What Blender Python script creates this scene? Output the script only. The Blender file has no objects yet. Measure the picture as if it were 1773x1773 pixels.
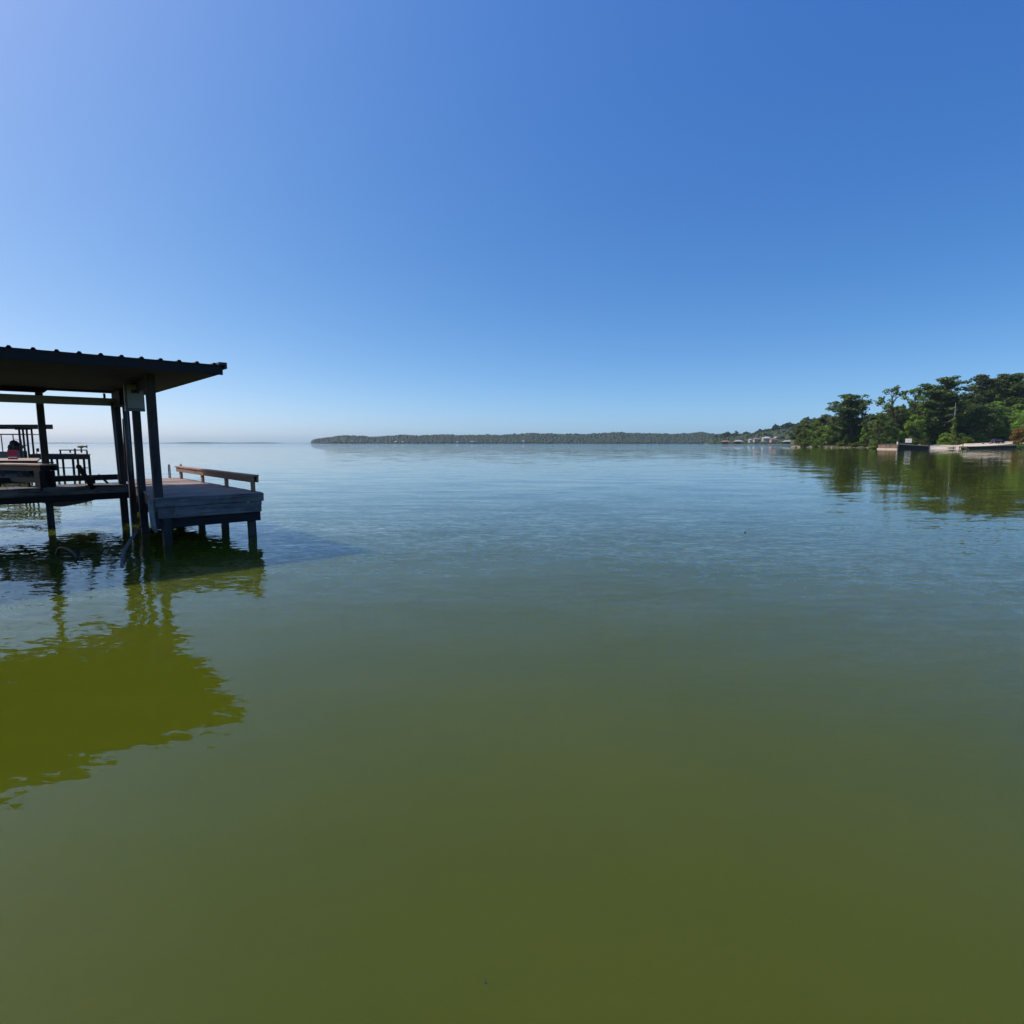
import bpy, math, random
import numpy as np
from mathutils import Vector, Matrix

random.seed(7)
rng = np.random.default_rng(7)
R = math.radians
scene = bpy.context.scene
C = scene.collection

# ------------------------------------------------------------------ camera
EYE = 2.12
FPX = 1000.0                       # focal length in pixels of the 1773 px photograph
PITCH = math.atan(119.4 / FPX)
cam_d = bpy.data.cameras.new('camera')
cam = bpy.data.objects.new('camera', cam_d)
C.objects.link(cam)
cam_d.sensor_width = 36.0
cam_d.lens = 36.0 * FPX / 1773.0
cam_d.clip_start = 0.05
cam_d.clip_end = 40000.0
cam.location = (0, 0, EYE)
cam.rotation_euler = (R(90) - PITCH, 0, 0)
scene.camera = cam

# ------------------------------------------------------------------ world, sun, exposure
SUN_EL = R(51)
SUN_DIR = Vector((-0.985 * math.cos(SUN_EL), 0.174 * math.cos(SUN_EL), math.sin(SUN_EL)))   # towards the sun
world = bpy.data.worlds.new('World')
scene.world = world
world.use_nodes = True
wn = world.node_tree
wn.nodes.clear()
wo = wn.nodes.new('ShaderNodeOutputWorld')
wb = wn.nodes.new('ShaderNodeBackground')
sky = wn.nodes.new('ShaderNodeTexSky')
sky.sky_type = 'NISHITA'
sky.sun_disc = False
sky.sun_elevation = SUN_EL
sky.sun_rotation = math.atan2(SUN_DIR.x, SUN_DIR.y)
sky.altitude = 0
sky.air_density = 0.4
sky.dust_density = 1.0
sky.ozone_density = 1.0
# the camera's colour response: one smooth curve per channel over the whole sky, clearer with height
def wmath(op, a, b):
    m_ = wn.nodes.new('ShaderNodeMath'); m_.operation = op
    for k_, x_ in enumerate((a, b)):
        if isinstance(x_, (int, float)): m_.inputs[k_].default_value = x_
        else: wn.links.new(x_, m_.inputs[k_])
    return m_.outputs[0]
sepc = wn.nodes.new('ShaderNodeSeparateColor'); comc = wn.nodes.new('ShaderNodeCombineColor')
wn.links.new(sky.outputs[0], sepc.inputs[0])
wtc = wn.nodes.new('ShaderNodeTexCoord'); wsx = wn.nodes.new('ShaderNodeSeparateXYZ')
wn.links.new(wtc.outputs['Generated'], wsx.inputs[0])
height = wmath('MINIMUM', wmath('MAXIMUM', wsx.outputs[2], 0.0), 0.6)
for i, (a0, gam, q1) in enumerate(((0.79, 1.475, 0.98), (0.45, 1.014, 0.56), (0.28, 0.673, 0.60))):
    base = wmath('POWER', wmath('MINIMUM', wmath('MULTIPLY', sepc.outputs[i], 0.1), 1.2), gam)
    lift = wmath('EXPONENT', wmath('ADD', wmath('MULTIPLY', height, q1), a0 + math.log(10.0)), 0.0)
    wn.links.new(wmath('MULTIPLY', base, lift), comc.inputs[i])
wn.links.new(comc.outputs[0], wb.inputs[0])
wb.inputs[1].default_value = 0.1
wn.links.new(wb.outputs[0], wo.inputs[0])

sun_d = bpy.data.lights.new('sun', 'SUN')
sun_d.energy = 3.9
sun_d.angle = R(0.53)
sun_d.color = (1.0, 0.95, 0.87)
sun = bpy.data.objects.new('sun', sun_d)
C.objects.link(sun)
sun.rotation_euler = SUN_DIR.to_track_quat('Z', 'Y').to_euler()
sun.location = SUN_DIR * 50

scene.view_settings.view_transform = 'Standard'
scene.view_settings.look = 'None'
scene.view_settings.exposure = 0.0
scene.view_settings.gamma = 1.0
scene.view_settings.use_curve_mapping = False
scene.render.engine = 'CYCLES'
scene.cycles.use_denoising = True
scene.cycles.max_bounces = 8
scene.cycles.diffuse_bounces = 3
scene.cycles.glossy_bounces = 3
scene.cycles.transmission_bounces = 3
scene.cycles.volume_bounces = 2
scene.cycles.transparent_max_bounces = 8
scene.cycles.sample_clamp_indirect = 6.0
scene.cycles.caustics_reflective = False
scene.cycles.caustics_refractive = False

# ------------------------------------------------------------------ helpers
def U(px, py=770.0):
    """sideways offset per metre ahead, for a column of the photograph"""
    b = 886.5 - py
    return (px - 886.5) / (b * math.sin(PITCH) + FPX * math.cos(PITCH))

def V(py):
    """rise per metre ahead, for a row of the photograph"""
    b = 886.5 - py
    return (b * math.cos(PITCH) - FPX * math.sin(PITCH)) / (b * math.sin(PITCH) + FPX * math.cos(PITCH))

def at(px, py, D):
    return Vector((U(px, py) * D, D, EYE + V(py) * D))

def tag(o, label=None, cat=None, group=None, kind=None):
    if label: o['label'] = label
    if cat: o['category'] = cat
    if group: o['group'] = group
    if kind: o['kind'] = kind
    return o

def empty(name, loc=(0, 0, 0), rz=0.0):
    o = bpy.data.objects.new(name, None)
    o.empty_display_size = 0.2
    C.objects.link(o)
    o.location = loc
    o.rotation_euler = (0, 0, rz)
    return o

class MB:
    """collects simple shapes into one mesh"""
    def __init__(s):
        s.v = []; s.f = []; s.smooth = []
    def add(s, verts, faces, smooth=False):
        n = len(s.v)
        s.v += [tuple(v) for v in verts]
        s.f += [tuple(i + n for i in f) for f in faces]
        s.smooth += [smooth] * len(faces)
        return s
    def box(s, x0, x1, y0, y1, z0, z1, bev=0.0):
        if bev <= 0:
            vs = [(x, y, z) for z in (z0, z1) for y in (y0, y1) for x in (x0, x1)]
            s.add(vs, [(0, 2, 3, 1), (4, 5, 7, 6), (0, 1, 5, 4), (2, 6, 7, 3), (0, 4, 6, 2), (1, 3, 7, 5)])
        else:   # chamfered on the four long-side edges of the top and bottom
            b = bev
            def ring(x0, x1, y0, y1, z):
                return [(x0, y0, z), (x1, y0, z), (x1, y1, z), (x0, y1, z)]
            vs = ring(x0 + b, x1 - b, y0 + b, y1 - b, z0) + ring(x0, x1, y0, y1, z0 + b) + \
                ring(x0, x1, y0, y1, z1 - b) + ring(x0 + b, x1 - b, y0 + b, y1 - b, z1)
            fs = [(3, 2, 1, 0), (12, 13, 14, 15)]
            for k in range(3):
                for i in range(4):
                    j = (i + 1) % 4
                    fs.append((4 * k + i, 4 * k + j, 4 * k + 4 + j, 4 * k + 4 + i))
            s.add(vs, fs)
        return s
    def beam(s, p, q, w, h, up=(0, 0, 1)):
        p = Vector(p); q = Vector(q); d = (q - p).normalized()
        side = d.cross(Vector(up))
        if side.length < 1e-4: side = Vector((1, 0, 0))
        side.normalize(); u = side.cross(d).normalized()
        vs = []
        for c in (p, q):
            for a, b in ((-1, -1), (1, -1), (1, 1), (-1, 1)):
                vs.append(c + side * (a * w / 2) + u * (b * h / 2))
        s.add(vs, [(0, 1, 2, 3), (7, 6, 5, 4), (0, 4, 5, 1), (1, 5, 6, 2), (2, 6, 7, 3), (3, 7, 4, 0)])
        return s
    def tube(s, pts, rads, n=10, cap=True):
        pts = [Vector(p) for p in pts]
        if not hasattr(rads, '__len__'): rads = [rads] * len(pts)
        vs = []; fs = []
        ref = Vector((0, 0, 1))
        for i, p in enumerate(pts):
            d = (pts[min(i + 1, len(pts) - 1)] - pts[max(i - 1, 0)]).normalized()
            if abs(d.dot(ref)) > 0.98: r = Vector((1, 0, 0))
            else: r = ref
            a = d.cross(r).normalized(); b = d.cross(a).normalized()
            if i and a.dot(pa) < 0: a = -a; b = -b
            pa = a
            for k in range(n):
                t = 2 * math.pi * k / n
                vs.append(p + (a * math.cos(t) + b * math.sin(t)) * rads[i])
        for i in range(len(pts) - 1):
            for k in range(n):
                j = (k + 1) % n
                fs.append((i * n + k, i * n + j, (i + 1) * n + j, (i + 1) * n + k))
        if cap:
            fs.append(tuple(range(n - 1, -1, -1)))
            fs.append(tuple((len(pts) - 1) * n + k for k in range(n)))
        s.add(vs, fs, True)
        return s
    def ellipsoid(s, c, r, nu=10, nv=6, jit=0.0):
        vs = []; fs = []
        for j in range(nv + 1):
            th = math.pi * j / nv
            for i in range(nu):
                ph = 2 * math.pi * i / nu
                k = 1 + random.uniform(-jit, jit)
                vs.append((c[0] + r[0] * k * math.sin(th) * math.cos(ph), c[1] + r[1] * k * math.sin(th) * math.sin(ph), c[2] + r[2] * k * math.cos(th)))
        for j in range(nv):
            for i in range(nu):
                k = (i + 1) % nu
                fs.append((j * nu + i, (j + 1) * nu + i, (j + 1) * nu + k, j * nu + k))
        s.add(vs, fs, True)
        return s
    def mesh(s, name):
        me = bpy.data.meshes.new(name)
        me.from_pydata(s.v, [], s.f)
        me.polygons.foreach_set('use_smooth', s.smooth)
        me.update()
        return me
    def build(s, name, mat, parent=None):
        return link(name, s.mesh(name), mat, parent)

def link(name, me, mat, parent=None):
    if mat is not None and not me.materials: me.materials.append(mat)
    o = bpy.data.objects.new(name, me)
    C.objects.link(o)
    if parent is not None: o.parent = parent
    return o

def copy_tree(o, parent=None):
    c = o.copy(); C.objects.link(c); c.parent = parent
    for ch in list(o.children): copy_tree(ch, c)
    return c

def np_mesh(name, v, f, smooth=False):
    """v (n,3), f (m,k) arrays"""
    me = bpy.data.meshes.new(name)
    me.vertices.add(len(v)); me.vertices.foreach_set('co', np.asarray(v, dtype=np.float32).ravel())
    k = f.shape[1]
    me.loops.add(f.size); me.loops.foreach_set('vertex_index', np.asarray(f, dtype=np.int32).ravel())
    me.polygons.add(len(f))
    me.polygons.foreach_set('loop_start', np.arange(0, f.size, k, dtype=np.int32))
    me.polygons.foreach_set('loop_total', np.full(len(f), k, dtype=np.int32))
    me.polygons.foreach_set('use_smooth', np.full(len(f), smooth))
    me.update(calc_edges=True); me.validate()
    return me

# ------------------------------------------------------------------ materials
class NT:
    def __init__(s, name):
        s.m = bpy.data.materials.new(name); s.m.use_nodes = True
        s.t = s.m.node_tree; s.t.nodes.clear()
        s.out = s.n('ShaderNodeOutputMaterial')
    def n(s, typ, **kw):
        nd = s.t.nodes.new(typ)
        for k, v in kw.items(): setattr(nd, k, v)
        return nd
    def l(s, a, b): s.t.links.new(a, b)
    def math(s, op, a, b=None, c=None):
        nd = s.n('ShaderNodeMath', operation=op)
        for i, x in enumerate((a, b, c)):
            if x is None: continue
            if isinstance(x, (int, float)): nd.inputs[i].default_value = x
            else: s.l(x, nd.inputs[i])
        return nd.outputs[0]
    def noise(s, vec, scale, detail=2.0, rough=0.5, dist=0.0):
        nd = s.n('ShaderNodeTexNoise')
        if vec is not None: s.l(vec, nd.inputs['Vector'])
        nd.inputs['Scale'].default_value = scale
        nd.inputs['Detail'].default_value = detail
        nd.inputs['Roughness'].default_value = rough
        nd.inputs['Distortion'].default_value = dist
        return nd
    def mapping(s, vec, scale=(1, 1, 1), rot=(0, 0, 0)):
        nd = s.n('ShaderNodeMapping')
        nd.inputs['Scale'].default_value = scale
        nd.inputs['Rotation'].default_value = rot
        s.l(vec, nd.inputs['Vector'])
        return nd.outputs[0]
    def ramp(s, fac, stops):
        nd = s.n('ShaderNodeValToRGB')
        el = nd.color_ramp.elements
        while len(el) < len(stops): el.new(0.5)
        for e, (p, c) in zip(el, stops):
            e.position = p; e.color = (*c, 1) if len(c) == 3 else c
        s.l(fac, nd.inputs[0])
        return nd.outputs[0]
    def mix(s, fac, a, b, mode='MIX'):
        nd = s.n('ShaderNodeMix', data_type='RGBA', blend_type=mode)
        for i, x in ((0, fac), (6, a), (7, b)):
            if isinstance(x, (int, float)): nd.inputs[i].default_value = x
            elif isinstance(x, tuple): nd.inputs[i].default_value = (*x, 1)
            else: s.l(x, nd.inputs[i])
        return nd.outputs[2]

def wood(name, dark, light, axis=0, rough=0.8, grain=1.0):
    t = NT(name)
    tc = t.n('ShaderNodeTexCoord'); oi = t.n('ShaderNodeObjectInfo')
    sc = [14, 14, 14]; sc[axis] = 1.2
    off = t.n('ShaderNodeVectorMath', operation='ADD')
    t.l(tc.outputs['Object'], off.inputs[0])
    cm = t.n('ShaderNodeCombineXYZ'); rr = t.math('MULTIPLY', oi.outputs['Random'], 37.0)
    for i in range(3): t.l(rr, cm.inputs[i])
    t.l(cm.outputs[0], off.inputs[1])
    mp = t.mapping(off.outputs[0], tuple(sc))
    g = t.noise(mp, 1.0 * grain, 6, 0.65, 0.6)
    blot = t.noise(off.outputs[0], 2.3, 4, 0.6)
    f = t.math('MULTIPLY_ADD', g.outputs[0], 0.6, t.math('MULTIPLY', blot.outputs[0], 0.4))
    col = t.ramp(f, [(0.36, dark), (0.64, light)])
    # per piece variation
    k = t.math('MULTIPLY_ADD', oi.outputs['Random'], 0.5, 0.75)
    hsv = t.n('ShaderNodeHueSaturation'); t.l(col, hsv.inputs['Color']); t.l(k, hsv.inputs['Value'])
    # knots
    vo = t.n('ShaderNodeTexVoronoi'); vo.inputs['Scale'].default_value = 1.0
    sc2 = [5, 5, 5]; sc2[axis] = 1.6
    t.l(t.mapping(off.outputs[0], tuple(sc2)), vo.inputs['Vector'])
    kn = t.ramp(vo.outputs['Distance'], [(0.04, (1, 1, 1)), (0.12, (0, 0, 0))])
    col = t.mix(t.math('MULTIPLY', kn, 0.6), hsv.outputs[0], tuple(c * 0.3 for c in dark))
    p = t.n('ShaderNodeBsdfPrincipled')
    t.l(col, p.inputs['Base Color']); p.inputs['Roughness'].default_value = rough
    bp = t.n('ShaderNodeBump'); bp.inputs['Strength'].default_value = 0.5; bp.inputs['Distance'].default_value = 0.006
    t.l(g.outputs[0], bp.inputs['Height']); t.l(bp.outputs[0], p.inputs['Normal'])
    t.l(p.outputs[0], t.out.inputs[0])
    return t.m

def plain(name, col, rough=0.7, var=0.25, scale=3.0, metal=0.0, bump=0.0):
    t = NT(name)
    tc = t.n('ShaderNodeTexCoord')
    no = t.noise(tc.outputs['Object'], scale, 5, 0.6)
    c = t.ramp(no.outputs[0], [(0.3, tuple(x * (1 - var) for x in col)), (0.7, tuple(min(1, x * (1 + var)) for x in col))])
    p = t.n('ShaderNodeBsdfPrincipled')
    t.l(c, p.inputs['Base Color']); p.inputs['Roughness'].default_value = rough
    p.inputs['Metallic'].default_value = metal
    if bump:
        bp = t.n('ShaderNodeBump'); bp.inputs['Strength'].default_value = 0.6; bp.inputs['Distance'].default_value = bump
        t.l(no.outputs[0], bp.inputs['Height']); t.l(bp.outputs[0], p.inputs['Normal'])
    t.l(p.outputs[0], t.out.inputs[0])
    return t.m

def foliage(name, dark, light, trans=0.25, warm=None, island=0.45):
    t = NT(name)
    ge = t.n('ShaderNodeNewGeometry'); oi = t.n('ShaderNodeObjectInfo'); tc = t.n('ShaderNodeTexCoord')
    no = t.noise(tc.outputs['Object'], 0.35, 3, 0.6)
    f = t.math('MULTIPLY_ADD', ge.outputs['Random Per Island'], island, t.math('MULTIPLY', no.outputs[0], 0.6))
    col = t.ramp(f, [(0.2, dark), (0.8, light)])
    if warm:
        n2 = t.noise(tc.outputs['Object'], 0.5, 2, 0.5)
        col = t.mix(t.ramp(n2.outputs[0], [(0.52, (0, 0, 0)), (0.66, (1, 1, 1))]), col, warm)
    hsv = t.n('ShaderNodeHueSaturation'); t.l(col, hsv.inputs['Color'])
    t.l(t.math('MULTIPLY_ADD', oi.outputs['Random'], 0.6, 0.7), hsv.inputs['Value'])
    t.l(t.math('MULTIPLY_ADD', oi.outputs['Random'], 0.03, 0.485), hsv.inputs['Hue'])
    d = t.n('ShaderNodeBsdfPrincipled'); t.l(hsv.outputs[0], d.inputs['Base Color'])
    d.inputs['Roughness'].default_value = 0.55
    d.inputs['Specular IOR Level'].default_value = 0.3
    tr = t.n('ShaderNodeBsdfTranslucent'); 
    tcx = t.mix(1.0, hsv.outputs[0], (0.9, 1.0, 0.35), 'MULTIPLY'); t.l(tcx, tr.inputs[0])
    mx = t.n('ShaderNodeMixShader'); mx.inputs[0].default_value = trans
    t.l(d.outputs[0], mx.inputs[1]); t.l(tr.outputs[0], mx.inputs[2]); t.l(mx.outputs[0], t.out.inputs[0])
    return t.m

def make_water():
    t = NT('lake_water')
    ge = t.n('ShaderNodeNewGeometry'); pos = ge.outputs['Position']
    def slopes(scale, amp, rot, stretch, detail, patch=None):
        mp = t.mapping(pos, (1.0, stretch, 1.0), (0, 0, rot))
        no = t.noise(mp, scale, detail, 0.55, 0.3)
        sub = t.n('ShaderNodeVectorMath', operation='SUBTRACT'); t.l(no.outputs['Color'], sub.inputs[0]); sub.inputs[1].default_value = (0.5, 0.5, 0.5)
        mul = t.n('ShaderNodeVectorMath', operation='MULTIPLY'); t.l(sub.outputs[0], mul.inputs[0]); mul.inputs[1].default_value = (amp * 0.7, amp, 0)
        if patch is None: return mul.outputs[0]
        sc = t.n('ShaderNodeVectorMath', operation='SCALE'); t.l(mul.outputs[0], sc.inputs[0]); t.l(patch, sc.inputs['Scale'])
        return sc.outputs[0]
    def add(a, b):
        nd = t.n('ShaderNodeVectorMath', operation='ADD'); t.l(a, nd.inputs[0]); t.l(b, nd.inputs[1]); return nd.outputs[0]
    # wind patches, long and flat, tens of metres across, calmer near the camera's shore
    pn = t.noise(t.mapping(pos, (0.018, 0.05, 1.0), (0, 0, R(12))), 1.0, 3, 0.55, 0.8)
    ln = t.n('ShaderNodeVectorMath', operation='LENGTH'); t.l(pos, ln.inputs[0])
    far = t.n('ShaderNodeMapRange'); far.interpolation_type = 'SMOOTHSTEP'
    far.inputs['From Min'].default_value = 3.0; far.inputs['From Max'].default_value = 11.0
    far.inputs['To Min'].default_value = 0.6; far.inputs['To Max'].default_value = 1.0
    t.l(ln.outputs['Value'], far.inputs['Value'])
    patch = t.math('MULTIPLY', t.ramp(pn.outputs[0], [(0.35, (0.55, 0.55, 0.55)), (0.65, (1.25, 1.25, 1.25))]), far.outputs[0])
    vfar = t.n('ShaderNodeMapRange'); vfar.interpolation_type = 'SMOOTHSTEP'      # open water is windier
    vfar.inputs['From Min'].default_value = 110.0; vfar.inputs['From Max'].default_value = 480.0
    vfar.inputs['To Min'].default_value = 1.0; vfar.inputs['To Max'].default_value = 9.0
    t.l(ln.outputs['Value'], vfar.inputs['Value'])
    vmid = t.n('ShaderNodeMapRange'); vmid.interpolation_type = 'SMOOTHSTEP'      # glassier once past the dock
    vmid.inputs['From Min'].default_value = 9.0; vmid.inputs['From Max'].default_value = 26.0
    vmid.inputs['To Min'].default_value = 1.0; vmid.inputs['To Max'].default_value = 0.28
    t.l(ln.outputs['Value'], vmid.inputs['Value'])
    patch = t.math('MULTIPLY', patch, vmid.outputs[0])
    patch = t.math('MULTIPLY', patch, vfar.outputs[0])
    v = slopes(0.35, 0.06, R(15), 3.0, 2.0)
    v = add(v, slopes(2.4, 0.16, R(-14), 2.6, 3.0, patch))
    v = add(v, slopes(8.0, 0.15, R(20), 2.4, 2.0, patch))
    v = add(v, slopes(0.09, 0.012, R(5), 2.5, 2.0))
    nz = add(v, ge.outputs['Normal'])
    nn = t.n('ShaderNodeVectorMath', operation='NORMALIZE'); t.l(nz, nn.inputs[0])
    # turbid green body, slightly uneven algae
    al = t.noise(t.mapping(pos, (0.25, 0.4, 1.0)), 1.0, 4, 0.55)
    col = t.ramp(al.outputs[0], [(0.3, (0.057, 0.076, 0.004)), (0.7, (0.068, 0.085, 0.006))])
    p = t.n('ShaderNodeBsdfPrincipled')
    t.l(col, p.inputs['Base Color'])
    p.inputs['Roughness'].default_value = 0.02
    p.inputs['IOR'].default_value = 1.333
    p.inputs['Subsurface Weight'].default_value = 1.0
    p.inputs['Subsurface Radius'].default_value = (1.0, 1.0, 0.6)
    p.inputs['Subsurface Scale'].default_value = 1.6
    t.l(nn.outputs[0], p.inputs['Normal'])
    t.l(p.outputs[0], t.out.inputs[0])
    return t.m

M = {}
M['water'] = make_water()
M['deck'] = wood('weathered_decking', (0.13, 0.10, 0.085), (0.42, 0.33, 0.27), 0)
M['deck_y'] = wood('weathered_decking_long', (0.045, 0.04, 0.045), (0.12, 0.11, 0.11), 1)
M['fascia'] = wood('grey_fascia_timber', (0.04, 0.035, 0.038), (0.20, 0.185, 0.19), 0)
M['rail'] = wood('brown_rail_timber', (0.17, 0.11, 0.075), (0.36, 0.24, 0.16), 1)
M['post'] = wood('creosote_post', (0.013, 0.011, 0.013), (0.048, 0.042, 0.043), 2)
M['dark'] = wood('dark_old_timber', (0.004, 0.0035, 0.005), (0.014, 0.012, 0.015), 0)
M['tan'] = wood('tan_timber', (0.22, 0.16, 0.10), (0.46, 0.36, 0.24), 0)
M['roof'] = plain('dark_brown_roof_metal', (0.014, 0.012, 0.014), 0.45, 0.2, 2.0)
M['pipe'] = plain('grey_plastic_pipe', (0.12, 0.125, 0.135), 0.5, 0.15)
M['pale'] = plain('pale_fender', (0.20, 0.22, 0.22), 0.6, 0.35, 6.0)
M['box'] = plain('grey_box_metal', (0.13, 0.14, 0.16), 0.45, 0.1)
M['fdoor'] = plain('box_door_grey', (0.30, 0.32, 0.36), 0.4, 0.08)
M['label'] = plain('box_label_olive', (0.035, 0.035, 0.02), 0.6, 0.2, 20)
M['black'] = plain('black_rubber', (0.012, 0.012, 0.014), 0.6, 0.2)
M['matt'] = plain('matt_black_timber', (0.008, 0.007, 0.009), 1.0, 0.2)
M['matt'].node_tree.nodes['Principled BSDF'].inputs['Specular IOR Level'].default_value = 0.05
M['chrome'] = plain('steel_tube', (0.16, 0.15, 0.15), 0.45, 0.1, 5, 0.3)
M['red'] = plain('red_fabric', (0.36, 0.025, 0.03), 0.7, 0.15)
M['white'] = plain('white_paint', (0.78, 0.78, 0.76), 0.5, 0.05)
M['hull'] = plain('dull_hull', (0.10, 0.10, 0.11), 0.5, 0.2)
M['teal'] = plain('teal_hull', (0.05, 0.09, 0.10), 0.4, 0.3)
M['fish'] = plain('green_painted_fish', (0.20, 0.22, 0.09), 0.6, 0.5, 12)
M['stick'] = plain('dead_branch', (0.13, 0.12, 0.11), 0.9, 0.4, 15, 0, 0.01)
M['bark'] = plain('bark', (0.085, 0.062, 0.048), 0.95, 0.4, 4, 0, 0.05)
M['bark_pale'] = plain('pale_dead_wood', (0.30, 0.27, 0.24), 0.9, 0.25, 3, 0, 0.03)
M['rock'] = plain('shore_rock', (0.25, 0.20, 0.155), 0.9, 0.4, 1.2, 0, 0.08)
M['concrete'] = plain('ramp_concrete', (0.50, 0.44, 0.35), 0.9, 0.12, 0.6, 0, 0.01)
M['sand'] = plain('pale_gravel_drive', (0.56, 0.50, 0.38), 0.95, 0.12, 0.4, 0, 0.02)
M['bulk'] = wood('bulkhead_board', (0.10, 0.065, 0.045), (0.24, 0.16, 0.115), 2)
M['car'] = plain('dark_car_paint', (0.03, 0.028, 0.05), 0.25, 0.1)
M['glass'] = plain('dark_glass', (0.25, 0.28, 0.32), 0.08, 0.1)

def make_ground():
    t = NT('grass_and_soil')
    ge = t.n('ShaderNodeNewGeometry'); pos = ge.outputs['Position']
    a = t.noise(pos, 0.12, 4, 0.6); b = t.noise(pos, 1.6, 4, 0.6)
    col = t.ramp(t.math('MULTIPLY_ADD', a.outputs[0], 0.6, t.math('MULTIPLY', b.outputs[0], 0.4)),
                 [(0.35, (0.028, 0.032, 0.014)), (0.55, (0.06, 0.08, 0.022)), (0.7, (0.09, 0.085, 0.045))])
    p = t.n('ShaderNodeBsdfPrincipled'); t.l(col, p.inputs['Base Color']); p.inputs['Roughness'].default_value = 0.95
    bp = t.n('ShaderNodeBump'); bp.inputs['Distance'].default_value = 0.15; t.l(b.outputs[0], bp.inputs['Height']); t.l(bp.outputs[0], p.inputs['Normal'])
    t.l(p.outputs[0], t.out.inputs[0]); return t.m
M['ground'] = make_ground()
M['pine'] = foliage('pine_needles', (0.034, 0.056, 0.020), (0.13, 0.19, 0.058), 0.42)
M['oak'] = foliage('oak_leaves', (0.050, 0.088, 0.019), (0.22, 0.32, 0.06), 0.48)
M['bright'] = foliage('bright_leaves', (0.08, 0.15, 0.018), (0.25, 0.37, 0.05), 0.4)
M['mixed'] = foliage('mixed_leaves', (0.045, 0.075, 0.016), (0.14, 0.20, 0.045), 0.3, (0.20, 0.13, 0.035))
M['orange'] = foliage('turning_leaves', (0.14, 0.10, 0.02), (0.30, 0.19, 0.04), 0.35)
M['farpine'] = foliage('headland_leaves', (0.012, 0.026, 0.012), (0.050, 0.085, 0.030), 0.15)
M['faroak'] = foliage('headland_broad_leaves', (0.018, 0.036, 0.013), (0.080, 0.125, 0.036), 0.2)
M['nearwood'] = foliage('headland_wood', (0.012, 0.026, 0.010), (0.045, 0.075, 0.024), 0.1)
M['farwood'] = foliage('far_wood', (0.014, 0.034, 0.014), (0.052, 0.092, 0.034), 0.1, island=0.22)

# ------------------------------------------------------------------ lake
gx = [0, 6, 14, 30, 60, 120, 260, 600, 1400, 3200, 7000]
gx = [-x for x in gx[:0:-1]] + gx
v = [(x, y, 0.0) for y in gx for x in gx]
n = len(gx)
f = [(j * n + i, j * n + i + 1, (j + 1) * n + i + 1, (j + 1) * n + i) for j in range(n - 1) for i in range(n - 1)]
water = MB().add(v, f, True).build('water', M['water'])
tag(water, kind='structure')

# ================================================================== BOATHOUSE DOCK
O = Vector((-5.76, 13.24, 0))
ANG = R(42.3)
dock = empty('boathouse_dock', O, ANG)
tag(dock, 'nearest dark boathouse dock, ribbed metal roof over a walkway and open deck', 'boathouse')
DZ = 1.0
def L(x, y, z=0.0):
    a = Vector((math.cos(ANG), math.sin(ANG), 0)); b = Vector((-math.sin(ANG), math.cos(ANG), 0))
    return O + a * x + b * y + Vector((0, 0, z))

# deck boards of the open pier (run across it)
bw = 0.14
board = MB().box(-1.07, 1.07, 0, bw - 0.014, -0.038, 0, 0.004).mesh('deck_board')
nb = int(7.6 / bw)
for k in range(nb):
    o = link('deck_board', board, M['deck'], dock)
    lx = -2.14 + 0.095 * k * bw            # the pier narrows away from the water end
    o.scale = ((0.02 - lx) / 2.14, 1, 1)
    o.location = ((lx + 0.02) / 2 + random.uniform(-0.012, 0.012), 0.0 + k * bw, DZ + random.uniform(-0.003, 0.004))
    o.rotation_euler = (0, random.uniform(-0.002, 0.002), random.uniform(-0.003, 0.003))
# boards of the cross walkway at the back of the slip
wboard = MB().box(0, bw - 0.008, 0, 1.12, -0.038, 0, 0.004).mesh('walkway_board')
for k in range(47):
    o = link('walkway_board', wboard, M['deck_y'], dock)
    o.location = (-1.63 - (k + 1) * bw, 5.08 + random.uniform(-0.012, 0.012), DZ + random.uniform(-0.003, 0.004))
# front fascia in three tiers
MB().box(-2.13, 0.03, -0.045, -0.004, 0.802, 0.985, 0.004).build('fascia_board', M['fascia'], dock)
MB().box(-2.10, -1.80, -0.047, -0.004, 0.562, 0.794, 0.004).build('fascia_board', M['fascia'], dock)
MB().box(-1.79, -0.03, -0.043, -0.004, 0.56, 0.794, 0.004).build('fascia_board', M['fascia'], dock)
MB().box(-2.10, -0.04, 0.02, 0.07, 0.35, 0.575, 0.004).build('cross_beam', M['dark'], dock)  # recessed lowest tier, its shade put into the near-black colour
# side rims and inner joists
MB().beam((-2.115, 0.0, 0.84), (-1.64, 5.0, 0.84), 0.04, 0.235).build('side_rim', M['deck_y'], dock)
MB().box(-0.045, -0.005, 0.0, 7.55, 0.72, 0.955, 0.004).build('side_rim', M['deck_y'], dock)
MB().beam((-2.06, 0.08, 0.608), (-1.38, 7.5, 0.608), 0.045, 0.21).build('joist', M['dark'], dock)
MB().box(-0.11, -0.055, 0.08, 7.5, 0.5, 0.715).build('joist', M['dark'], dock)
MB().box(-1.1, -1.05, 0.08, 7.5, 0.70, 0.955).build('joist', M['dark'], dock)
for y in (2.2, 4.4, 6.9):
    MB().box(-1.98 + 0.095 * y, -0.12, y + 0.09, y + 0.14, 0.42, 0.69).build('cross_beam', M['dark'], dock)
MB().box(-1.42, 0.02, 7.56, 7.60, 0.74, 0.955).build('fascia_board', M['deck'], dock)
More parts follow.
